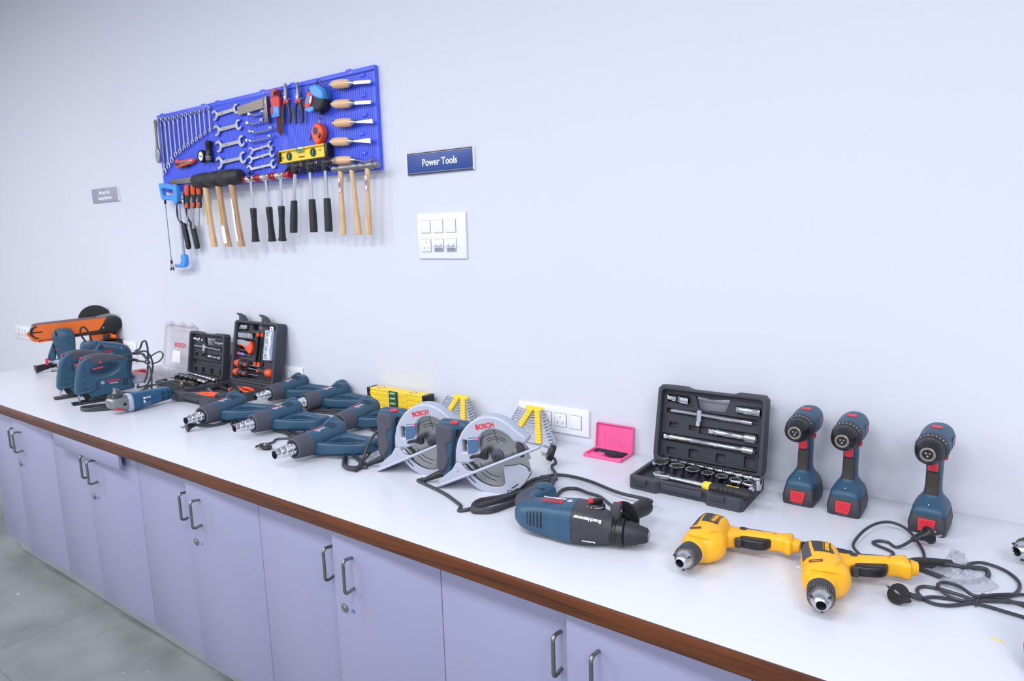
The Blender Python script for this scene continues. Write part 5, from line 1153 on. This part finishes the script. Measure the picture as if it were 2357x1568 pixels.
# ---- orange and black household tool kit
KX, KY = -2.895, -.092
t = thing('tool_kit_case', 'tall open charcoal tool kit case with orange handled tools, behind the heat guns', 'tool case', (KX, KY, 0))
out = [(-.035, -.275), (.05, -.285), (.07, -.262), (.20, -.262), (.22, -.290), (.285, -.290), (.30, -.27), (.32, -.012), (.31, 0), (.01, 0), (0, -.01)]
b = MB(); b.plate([out], .004, .001, MT(0, 0, .002)); b.plate([out, [(-.012, -.245), (.285, -.245), (.305, -.015), (.01, -.015)]], .038, .003, MT(0, 0, .020)); b.build('base', 'case charcoal', t)
MB().plate([[(-.014, -.247), (.287, -.247), (.307, -.013), (.008, -.013)]], .018, .001, MT(0, 0, .013)).build('base_tray', 'case inner', t)
MB().plate([rp(.065, -.285, .205, -.258, .006), rp(.08, -.278, .19, -.265, .004)], .014, .002, MT(0, 0, .026)).build('carry_handle', 'case charcoal', t)
KL = MT(0, .004, .036) @ RX_(-11.4) @ XZ
lo = rp(0, 0, .327, .282, .016); hh = rp(.112, .242, .180, .268, .010)
b = MB(); b.plate([lo, hh], .004, .001, KL @ MT(0, 0, -.028)); b.plate([lo, rp(.014, .012, .313, .270, .010)], .050, .004, KL @ MT(0, 0, -.006)); b.build('lid', 'case charcoal', t)
b = MB(); b.plate([rp(.012, .010, .315, .272, .010), hh, rp(.016, .205, .135, .225, .003), rp(.020, .236, .080, .262, .003), rp(.016, .150, .140, .195, .006), rp(.230, .120, .300, .262, .006), rp(.150, .08, .220, .232, .006), rp(.016, .118, .110, .138, .003), rp(.016, .066, .205, .100, .006), rp(.016, .022, .300, .058, .006)], .018, .002, KL @ MT(0, 0, -.014)); b.build('lid_tray', 'case inner', t)
for x in (.058, .232): MB().plate([[(x - .028, .278), (x + .018, .278), (x - .012, .305), (x - .050, .315), (x - .052, .309), (x - .030, .300)]], .026, .003, KL @ MT(0, 0, .004)).build('latch', 'charcoal', t)
bpy.context.view_layer.update()
def onkit(name, lab, cat, x, y, z, rot, parts, group=None, base=False):
    t = thing(name, lab, cat, (0, 0, 0), 0, group)
    t.matrix_world = MT(KX, KY, ZC) @ ((MT(x, y, z)) if base else (KL @ MT(x, y, z))) @ RZ(rot)
    for nm, mb, ma in parts: mb.build(nm, ma, t)
    return t
AX = frame((0, 0, 0), (1, 0, 0))
def sdriver(x, y, rot, lab):
    onkit('screwdriver', lab, 'screwdriver', x, y, .004, rot, [('handle', MB().lathe([(-.006, .006), (-.002, .014), (.02, .018), (.045, .016), (.06, .012), (.082, .015), (.098, .013), (.100, .006)], AX, 20), 'charcoal'),
        ('orange_inlay', MB().lathe([(-.008, .004), (-.004, .0145), (.018, .0188), (.030, .018)], AX, 16), 'grip orange'), ('front_dot', MB().lathe([(0, .008), (.0165, .0065)], MT(.085, 0, 0), 12), 'grip orange'),
        ('shaft', MB().cyl((.098, 0, 0), (.178, 0, 0), .0032, n=10), 'steel')], 'large screwdrivers in the orange tool kit lid')
sdriver(.026, .083, -1, 'upper left large screwdriver in the orange tool kit lid')
sdriver(.022, .042, -1, 'lower left large screwdriver in the orange tool kit lid')
sdriver(.295, .058, 177, 'right large screwdriver, handle to the right, in the orange tool kit lid')
for i, (x, up) in enumerate([(.165, 1), (.196, 1), (.160, 0), (.190, 0)]):
    onkit('precision_screwdriver', ('upper left', 'upper right', 'lower left', 'lower right')[i] + ' small orange capped precision screwdriver in the tool kit lid', 'screwdriver', x, .232 if up else .082, .000, -92 if up else 88,
          [('cap', MB().lathe([(0, .008), (.016, .0075), (.017, .005)], AX, 12), 'grip orange'), ('handle', MB().cyl((.016, 0, 0), (.075, 0, 0), .0048, .0035, n=12), 'black plastic'), ('shaft', MB().cyl((.075, 0, 0), (.112, 0, 0), .0016, n=8), 'steel')], 'precision screwdrivers in the orange tool kit lid')
onkit('folding_knife', 'orange and steel utility knife in the orange tool kit lid', 'knife', .075, .176, .002, -6, [('blade_body', MB().plate([sm([(-.058, .012), (.04, .014), (.052, .004), (.04, -.010), (-.058, -.014)], 3)], .014, .003), 'steel'),
      ('handle', MB().plate([sm([(-.04, -.014), (.0, -.016), (.045, -.038), (.060, -.034), (.066, -.012), (.052, .014), (.030, .018), (.04, .004), (.02, -.008), (-.03, -.006)], 3)], .018, .004), 'grip orange')])
onkit('voltage_tester', 'violet tester screwdriver with a red cap in the orange tool kit lid', 'tester', .024, .128, .002, -3, [('cap', MB().lathe([(0, .006), (.002, .008), (.012, .008)], AX, 14), 'signal red'), ('handle', MB().lathe([(.012, .007), (.04, .0075), (.055, .005)], AX, 14), 'violet plastic'), ('shaft', MB().cyl((.055, 0, 0), (.098, 0, 0), .002, n=8), 'steel')])
for i in range(9):
    onkit('mini_socket', ('leftmost', 'second', 'third', 'fourth', 'middle', 'sixth', 'seventh', 'eighth', 'rightmost')[i] + ' small chrome socket in the row on the orange tool kit lid', 'socket', .022 + .0125 * i, .214, .002, 0,
          [('shell', MB().lathe([(-.011, .0066 - .0003 * i), (.011, .0066 - .0003 * i), (.011, .0045), (.006, .004)], frame((0, 0, 0), (0, 1, .2)), 14), 'chrome')], 'small sockets on the orange tool kit lid')
onkit('bit_rack', 'grey rack of screwdriver bits at the top left of the orange tool kit lid', 'bit set', .050, .249, .002, 0, [('rack', MB().box((0, -.004, 0), (.058, .008, .010), bev=.001), 'mid steel')] + [('bit', MB().cyl((-.024 + .006 * k, -.002, 0), (-.024 + .006 * k, .011, 0), .0022, n=6), 'steel') for k in range(9)])
onkit('parts_box', 'clear blue tinted compartment box of small white parts in the orange tool kit lid', 'parts box', .266, .186, .004, 0,
      [('box', MB().plate([rp(-.030, -.072, .030, .062, .003)], .020, .001), 'clear blue box'), ('hang_tab', MB().plate([rp(-.012, .062, .014, .080, .003), rp(-.004, .067, .006, .074, .002)], .003), 'switch white')]
      + [('compartment_rim', MB().plate([rp(-.029, y, .001, y + .030, .002), rp(-.027, y + .002, -.001, y + .028, .001)], .0012, 0, MT(0, 0, .0105)), 'paper') for y in (-.070, -.036, -.002, .030)]
      + [('white_ties', MB().tube([(.016, -.068, .0105), (.010, -.03, .012), (.018, .0, .012), (.012, .03, .012), (.020, .055, .011)], .006, 8, 4), 'letter white')])
# tools in the kit base
def kpl(x, y, rot, lab, jawm, grip):
    onkit('pliers', lab, 'pliers', x, y, .030, rot, base=True, parts=[('jaws', MB().plate([[(-.06, -.003), (-.03, -.012), (0, -.010), (.012, 0), (0, .010), (-.03, .012), (-.06, .003)]], .010, .002), jawm),
        ('grip', MB().tube([(.005, .005, 0), (.04, .018, 0), (.09, .016, 0), (.125, .010, 0)], .0075, 10, 4), grip), ('grip', MB().tube([(.005, -.005, 0), (.04, -.018, 0), (.09, -.016, 0), (.125, -.010, 0)], .0075, 10, 4), grip)])
kpl(.17, -.06, -14, 'orange handled pliers lying at the back of the tool kit base', 'mid steel', 'grip orange')
kpl(.10, -.225, 18, 'orange handled pliers at the front of the tool kit base', 'mid steel', 'grip orange')
onkit('adjustable_wrench', 'chrome adjustable wrench lying across the orange tool kit base', 'spanner', .10, -.165, .028, -22, base=True, parts=[('handle', MB().plate([sm([(-.08, .008), (.05, .006), (.075, .016), (.095, .010), (.08, .002), (.095, -.010), (.070, -.016), (.05, -.006), (-.08, -.008)], 3)], .008, .0015), 'spanner chrome')])
onkit('claw_hammer', 'black claw hammer with an orange band lying in the tool kit base', 'hammer', .12, -.105, .030, -8, base=True, parts=[('head', MB().box((-.07, 0, 0), (.022, .075, .018), bev=.004), 'black plastic'), ('shaft', MB().lathe([(-.06, .007), (.04, .008), (.05, .012), (.13, .013), (.135, .008)], AX, 14), 'black rubber'), ('orange_band', MB().lathe([(.048, .0128), (.060, .0132)], AX, 14), 'grip orange')])
onkit('tape_measure', 'small grey tape measure lying in the corner of the orange tool kit base', 'tape measure', .255, -.20, .034, 10, base=True, parts=[('case', MB().plate([rp(-.028, -.026, .028, .026, .010)], .026, .004), 'charcoal')])

# ---- jigsaws: x along the body from the blade, viewer on the -y side
def jigsaw():
    t = thing('jigsaw', 'x', 'jigsaw', (0, 0, 0), 0, 'dark blue jigsaws standing on the worktop')
    def pl(L, th, y, bev=.003, res=2): return MB().plate(L, th, bev, MT(0, y, 0) @ XZ, res)
    bo_ = sm([(.004, .048), (.004, .062), (.010, .10), (.018, .135), (.028, .170), (.042, .193), (.065, .205), (.11, .203), (.158, .194), (.200, .180), (.216, .170), (.218, .145), (.215, .118), (.220, .085), (.232, .045), (.215, .036), (.165, .032), (.130, .026), (.075, .018), (.058, .022), (.052, .036), (.035, .043), (.015, .040)], 3)
    ho_ = sm([(.078, .122), (.077, .142), (.100, .155), (.130, .162), (.160, .160), (.175, .152), (.172, .136), (.158, .128), (.140, .118), (.105, .115)], 3)
    pl([bo_, ho_], .056, .034, .012, 4).build('housing', 'tool blue', t)
    pl([sm([(.055, .196), (.075, .208), (.115, .208), (.160, .199), (.200, .184), (.205, .172), (.17, .166), (.13, .168), (.10, .163), (.080, .160), (.072, .178)], 3)], .058, .034, .012, 4).build('rubber_grip', 'rubber grey', t)
    for k in range(4): MB().tube([(.012 + .004 * k, .012, .066 + .028 * k), (.030 + .003 * k, .0045, .068 + .028 * k), (.042 + .003 * k, .0035, .069 + .028 * k)], .0018, 6, 3).build('ridge', 'tool blue', t)
    MB().tube([(.010, .03, .052), (.014, .008, .050), (.040, .003, .052), (.070, .003, .058)], .005, 8, 4).build('skirt_rib', 'tool blue', t)
    MB().box((.098, .0055, .150), (.042, .006, .006), rot=Matrix.Rotation(R(-4), 3, 'Y'), bev=.002).build('switch', 'signal red', t)
    MB().lathe([(0, .0062), (.003, .0058), (.0035, .004)], frame((.109, .0070, .174), (0, -1, 0)), 18).build('lock_button', 'signal red', t)
    MB().box((.040, .020, .1955), (.016, .012, .004), rot=Matrix.Rotation(R(-38), 3, 'Y'), bev=.001).build('front_badge', 'signal red', t)
    MB().text('BOSCH', .0135, MT(.150, .0055, .0865) @ XZ, .0005, .0006).build('lettering', 'letter red', t)
    MB().text('Professional', .0065, MT(.150, .0055, .0765) @ XZ, .0003, .0002).build('lettering', 'letter white', t)
    MB().plate([circ(.108, .083, .0065, 24), circ(.108, .083, .0052, 24)], .0008, 0, MT(0, .0055, 0) @ XZ).build('round_emblem', 'letter white', t)
    MB().plate([rp(.1058, .0795, .1070, .0865, .0002, 1), rp(.1090, .0795, .1102, .0865, .0002, 1)], .0008, 0, MT(0, .0055, 0) @ XZ).build('emblem_bars', 'letter white', t)
    for k in range(4): MB().box((.084, .0058, .058 + .009 * k), (.003, .0016, .006), bev=.0005).build('vent_slot', 'dark void', t); MB().box((.092, .0058, .060 + .009 * k), (.003, .0016, .006), bev=.0005).build('vent_slot', 'dark void', t)
    for k in range(3): MB().plate([[(.184 + .007 * k, .058), (.187 + .007 * k, .058), (.193 + .007 * k, .092), (.190 + .007 * k, .092)]], .0016, 0, MT(0, .0058, 0) @ XZ).build('vent_slot', 'dark void', t)
    MB().plate([[(-.012, .002), (.026, .002), (.026, .012), (-.004, .012), (-.004, .018), (.026, .018), (.026, .05), (-.004, .05), (-.004, .056), (.026, .056), (.026, .066), (-.012, .066)], [(-.008, .006), (-.0055, .006), (-.0055, .010), (-.008, .010)]], .004, .001, MT(0, 0, .003)).build('foot_fork', 'black plastic', t)
    MB().box((.105, .034, .005), (.165, .066, .008), bev=.002).build('foot_plate', 'black plastic', t)
    MB().box((.105, .034, .014), (.11, .036, .014), bev=.003).build('foot_mount', 'charcoal', t)
    MB().box((.016, .034, .024), (.006, .002, .044)).build('saw_blade', 'steel', t)
    MB().cyl((.020, .034, .030), (.020, .034, .052), .005, n=12).build('plunger', 'steel', t)
    MB().plate([sm([(.030, .042), (.056, .040), (.060, .022), (.044, .014), (.034, .024)], 3)], .024, .004, MT(0, .034, 0) @ XZ).build('blade_guard', 'black plastic', t)
    MB().tube([(.216, .034, .160), (.240, .034, .162), (.262, .034, .155)], lambda u: .008 - .003 * u, 10, 3).build('cable_sleeve', 'black rubber', t)
    return t
j2 = jigsaw(); j2['label'] = 'dark blue jigsaw nearer the camera, left of the angle grinder'
j1 = dup(j2); j1['label'] = 'dark blue jigsaw standing directly behind the nearer jigsaw'
j2.location = (-3.188, -.643, ZC); j2.rotation_euler = (0, 0, R(75)); j1.location = (-3.385, -.638, ZC); j1.rotation_euler = (0, 0, R(75))
cord(j2, [(-3.15, -.395, .155), (-3.13, -.37, .150), (-3.10, -.36, .12), (-3.085, -.37, .04), (-3.09, -.38, .008), (-3.12, -.37, .006), (-3.2, -.33, .006), (-3.15, -.35, .006), (-3.10, -.34, .006)], .0042)
cord(j1, [(-3.345, -.39, .155), (-3.33, -.36, .16), (-3.29, -.31, .175), (-3.27, -.28, .165), (-3.26, -.27, .10), (-3.265, -.30, .02), (-3.30, -.33, .006), (-3.36, -.30, .006)], .0042)
cord(j1, [(-3.06, -.62, .005)] + coil(-3.03, -.60, 50, .17, .12, 3, z=.004, seed=21, waist=.9) + [(-2.95, -.60, .005)], .004, 'coiled_cord')
# ---- angle grinder
t = thing('angle_grinder', 'small blue angle grinder with a silver gear head lying in front of the jigsaws', 'grinder', (-2.845, -.584, 0), 91)
GR = [(.018, .034, .038, .036, .036, 3), (.030, .034, .038, .037, .037, 3), (.06, .034, .039, .035, .035, 3), (.13, .034, .042, .031, .030, 3.2), (.175, .034, .043, .030, .028, 3.2), (.187, .034, .043, .026, .024, 3)]
MB().loft(GR, axis='x', k=3, n=36).build('body', 'grinder blue', t)
MB().loft([(.002, .034, .038, .030, .032, 3), (.010, .034, .038, .036, .037, 3), (.020, .034, .038, .0375, .0385, 3)], axis='x', k=2).build('silver_flange', 'grey plate', t)
MB().loft([(-.066, .034, .052, .012, .012, 2.6), (-.058, .034, .050, .024, .022, 2.6), (-.03, .034, .046, .031, .030, 2.8), (.004, .034, .040, .032, .034, 3)], axis='x', k=3).build('gear_head', 'mid steel', t)
MB().lathe([(.070, .026), (.076, .0285), (.082, .0275), (.086, .018)], MT(-.031, .034, 0), 28).build('spindle_collar', 'charcoal', t)
MB().lathe([(.086, .010), (.092, .0095), (.093, .0062), (.106, .0062), (.107, .004)], MT(-.031, .034, 0), 18).build('spindle', 'steel', t)
for a in range(4): MB().cyl((-.031 + .026 * math.cos(a * PI / 2 + .8), .034 + .026 * math.sin(a * PI / 2 + .8), .074), (-.031 + .026 * math.cos(a * PI / 2 + .8), .034 + .026 * math.sin(a * PI / 2 + .8), .080), .003, n=8).build('head_screw', 'steel', t)
MB().lathe([(0, .007), (.003, .0065), (.0035, .004)], frame((-.012, .004, .040), (0, -1, 0)), 14).build('side_thread', 'dark void', t)
MB().box((-.030, .012, .022), (.030, .012, .010), rot=Matrix.Rotation(R(10), 3, 'Y'), bev=.002).build('spindle_lock', 'signal red', t)
MB().patch(GR, 185, 225, .0006, .060, .092, 'x', k=1).build('rating_label', 'label grey', t)
MB().text('GWS', .009, MT(.080, -.0028, .050) @ XZ, .0003, .0003).build('lettering', 'letter white', t)
MB().plate([circ(.064, .050, .0045, 16)], .0006, 0, MT(0, -.0026, 0) @ XZ).build('round_emblem', 'letter white', t); MB().plate([rp(.060, .030, .068, .040, .001)], .0006, 0, MT(0, -.001, 0) @ XZ).build('symbol', 'letter white', t)
for k in range(6):
    MB().patch(GR, 150 + 11 * k, 155 + 11 * k, .0006, .138, .154, 'x', k=1, n=2).build('vent_slot', 'dark void', t); MB().patch(GR, 150 + 11 * k, 155 + 11 * k, .0006, .160, .174, 'x', k=1, n=2).build('vent_slot', 'dark void', t)
cord(t, [(-2.885, -.40, .045), (-2.90, -.375, .04), (-2.93, -.37, .03), (-2.99, -.39, .06), (-3.05, -.40, .055), (-3.07, -.44, .03), (-3.06, -.52, .05), (-3.02, -.56, .08), (-2.96, -.56, .075), (-2.93, -.55, .05)], .0042)
cord(t, [(-3.11, -.40, .02), (-3.06, -.385, .05), (-2.98, -.34, .07), (-2.93, -.31, .07), (-2.90, -.33, .05), (-2.91, -.37, .045)], .0042, 'spare_cord_loop')

# ---- trim router at the far left
t = thing('trim_router', 'dark blue trim router with a black dust nozzle, standing leftmost on the worktop', 'router', (-4.172, -.368, 0), 65)
MB().loft([(.050, .070, .05, .036, .040, 3), (.10, .072, .05, .046, .046, 3.2), (.165, .070, .05, .053, .048, 3), (.19, .070, .05, .053, .048, 3), (.212, .070, .05, .043, .040, 3), (.226, .070, .05, .034, .03, 3)], k=3).build('motor_housing', 'tool blue', t)
MB().box((.040, .004, .205), (.008, .006, .028), bev=.002).build('vent_slot', 'dark void', t)
MB().loft([(.040, .060, .05, .066, .045, 3), (.052, .060, .05, .072, .048, 3), (.060, .064, .05, .052, .045, 3)], k=1).build('clamp_collar', 'grey plate', t)
MB().plate([sm([(-.014, .070), (.006, .128), (.020, .150), (.026, .08), (.01, .055)], 3)], .04, .008, MT(0, .04, 0) @ XZ).build('side_fin', 'tool blue', t)
MB().box((-.016, .0, .058), (.014, .014, .036), rot=Matrix.Rotation(R(4), 3, 'Y'), bev=.002).build('clamp_lever', 'signal red', t)
MB().lathe([(0, .0225), (.004, .0245), (.008, .0195), (.05, .0165), (.10, .013)], frame((-.072, -.004, .022), (1, .35, .16)), 24).build('dust_nozzle', 'black plastic', t)
for x in (.02, .10): MB().cyl((x, .03, .010), (x, .03, .045), .004, n=10).build('guide_rod', 'steel', t)
MB().box((.055, .045, .006), (.12, .09, .010), bev=.004).build('base_plate', 'charcoal', t)
MB().cyl((-.005, .0, .020), (.05, -.005, .012), .004, n=10).build('fence_rod', 'steel', t); MB().cyl((-.005, .0, .010), (.05, -.005, .004), .0035, n=10).build('fence_rod', 'steel', t)
MB().text('BOSCH', .010, MT(.040, .0012, .118) @ XZ, .0003).build('lettering', 'letter red', t)

# ---- palm router with grey base, between the jigsaw and the trim router
t = thing('palm_sander', 'blue palm sander with a round grey base and a tall dark grip, behind the jigsaws', 'sander', (-3.545, -.500, 0), 65)
MB().loft([(.003, .02, .03, .070, .055, 2.2), (.012, .02, .03, .072, .056, 2.2), (.016, .02, .03, .072, .056, 2.2)], k=1).build('sole', 'grey plate', t)
MB().loft([(0, .02, .03, .071, .056, 2.2), (.004, .02, .03, .071, .056, 2.2)], k=1).build('sole_pad', 'charcoal', t)
MB().loft([(.016, .02, .03, .055, .045, 2.4), (.045, .025, .03, .040, .038, 2.4), (.070, .03, .03, .034, .036, 2.4)], k=3).build('skirt', 'matt silver', t)
MB().loft([(.060, .04, .03, .040, .038, 2.6), (.12, .055, .03, .042, .038, 2.6), (.185, .075, .03, .044, .036, 2.8)], k=3).build('grip', 'rubber grey', t)
MB().loft([(.180, .076, .03, .044, .036, 3), (.212, .082, .03, .044, .035, 3), (.222, .084, .03, .036, .030, 3)], k=2).build('top_cap', 'tool blue', t)
MB().tube([(.062, .03, .218), (.044, .03, .262), (.050, .03, .288), (.064, .03, .290), (.078, .03, .262), (.086, .03, .222)], .0042, 8, 4).build('cord_loop', 'black rubber', t)
MB().box((.095, -.005, .180), (.022, .002, .007)).build('red_badge', 'signal red', t)

# ---- electric planer behind
t = thing('electric_planer', 'blue power planer with a sloping back, behind the nearer jigsaw handle', 'planer', (-3.46, -.345, 0), 65)
po = sm([(-.120, .02), (-.115, .14), (-.095, .182), (-.072, .208), (-.060, .220), (-.040, .214), (.0, .206), (.04, .192), (.062, .172), (.072, .13), (.060, .05), (.066, .02)], 3)
MB().plate([po], .08, .022, MT(0, .04, 0) @ XZ, 4).build('housing', 'tool blue', t)
MB().plate([sm([(-.066, .190), (-.058, .205), (-.044, .200), (-.050, .186)], 3)], .004, .001, MT(0, -.0005, 0) @ XZ).build('handle_recess', 'tool blue dark', t)
MB().box((-.025, .035, .006), (.26, .08, .012), bev=.003).build('sole', 'grey plate', t)
MB().text('BOSCH', .012, MT(-.025, -.0012, .170) @ XZ @ RZ(4), .0004, .0004).build('lettering', 'letter red', t)
MB().text('Professional', .006, MT(-.020, -.0012, .160) @ XZ @ RZ(4), .0003).build('lettering', 'letter white', t)
MB().plate([circ(-.060, .165, .005, 16)], .0008, 0, MT(0, -.0012, 0) @ XZ).build('round_emblem', 'letter white', t)
MB().plate([circ(-.038, .196, .0035, 10)], .002, 0, MT(0, -.0012, 0) @ XZ).build('lock_button', 'signal red', t)
MB().plate([circ(.030, .182, .0025, 10)], .002, 0, MT(0, -.0012, 0) @ XZ).build('screw', 'letter white', t)
cord(t, [(-3.42, -.27, .16), (-3.41, -.25, .17), (-3.40, -.24, .20), (-3.375, -.235, .205), (-3.365, -.235, .16), (-3.36, -.25, .06), (-3.34, -.28, .012)], .0045)
cord(t, [(-3.44, -.27, .145), (-3.40, -.25, .146), (-3.367, -.25, .132), (-3.33, -.25, .105)], .0065, 'cord_sleeve')
cord(t, [(-3.60, -.16, .070), (-3.59, -.14, .075), (-3.521, -.14, .109), (-3.45, -.14, .133), (-3.418, -.14, .130), (-3.416, -.14, .112), (-3.46, -.14, .083), (-3.539, -.14, .061)], .0036, 'spare_cord_loop')

# ---- belt and disc sander
t = thing('belt_disc_sander', 'orange belt sander with a black sanding disc at the far left end of the worktop', 'belt sander', (-4.2, -.15, 0), 65)
def pl(L, th, y, bev=.003, res=2): return MB().plate(L, th, bev, MT(0, y, 0) @ XZ, res)
pl([[(-.262, .170), (-.248, .163), (-.186, .167), (.052, .194), (.100, .262), (-.190, .249), (-.235, .247), (-.254, .240), (-.264, .225), (-.266, .210)]], .006, 0, .0015).build('side_panel', 'sander orange', t)
pl([circ(-.235, .207, .036, 12, 95, 265) + circ(-.230, .207, .031, 12, 265, 95)], .007, -.001, 0).build('end_trim', 'dark void', t)
pl([rp(-.262, .205, -.215, .212, .003)], .007, -.001, 0).build('adjust_slot', 'dark void', t)
bl = [(-.240, .171), (-.262, .180), (-.275, .200), (-.272, .226), (-.256, .243), (-.235, .251), (.10, .266), (.13, .262), (.12, .20), (0, .186)]
pl([sm(bl, 2)], .098, .054, .001).build('sanding_belt', 'belt brown', t)
pl([[(-.245, .160), (.05, .186), (.05, .172), (-.24, .150)]], .10, .054, .002).build('belt_guard', 'sander orange', t)
pl([[(-.252, .172), (-.285, .205), (-.292, .203), (-.262, .158), (-.235, .152), (-.235, .165)]], .11, .052, .002).build('end_guard', 'sander orange', t)
pl([[(.052, .190), (-.186, .160), (.02, .172), (.115, .178), (.125, .19), (.11, .27), (.098, .264)]], .012, .004, .002).build('drive_bracket', 'black plastic', t)
MB().lathe([(0, .030), (.002, .044), (.012, .046), (.11, .046), (.112, .030)], frame((.125, -.012, .224), (0, 1, 0)), 32).build('drive_drum_cover', 'black plastic', t)
pl([[(.04, .268), (.10, .278), (.135, .270), (.13, .262), (.05, .258)]], .09, .055, .002).build('top_shield', 'mid steel', t)
MB().cyl((.075, -.004, .205), (.075, .0, .205), .006, n=12).build('bolt', 'steel', t)
MB().lathe([(0, .085), (.008, .087), (.018, .087), (.02, .08)], frame((.035, .118, .240), (0, 1, 0)), 40).build('sanding_disc', 'black rubber', t)
pl([[(-.02, .01), (.14, .01), (.13, .10), (.115, .17), (.0, .165), (-.01, .10)]], .09, .06, .004).build('stand', 'sander orange', t)
MB().box((.055, .06, .009), (.24, .15, .018), bev=.004).build('base', 'sander orange', t)
MB().lathe([(0, .035), (.10, .035), (.12, .02)], frame((.05, .015, .10), (1, -.1, 0)), 20).build('motor', 'black plastic', t)
MB().tube([(.10, .0, .150), (.132, -.01, .150)], .012, 12, 1).build('lever', 'sander orange', t)
MB().box((.085, -.01, .150), (.035, .03, .03), bev=.004).build('clamp', 'black plastic', t)
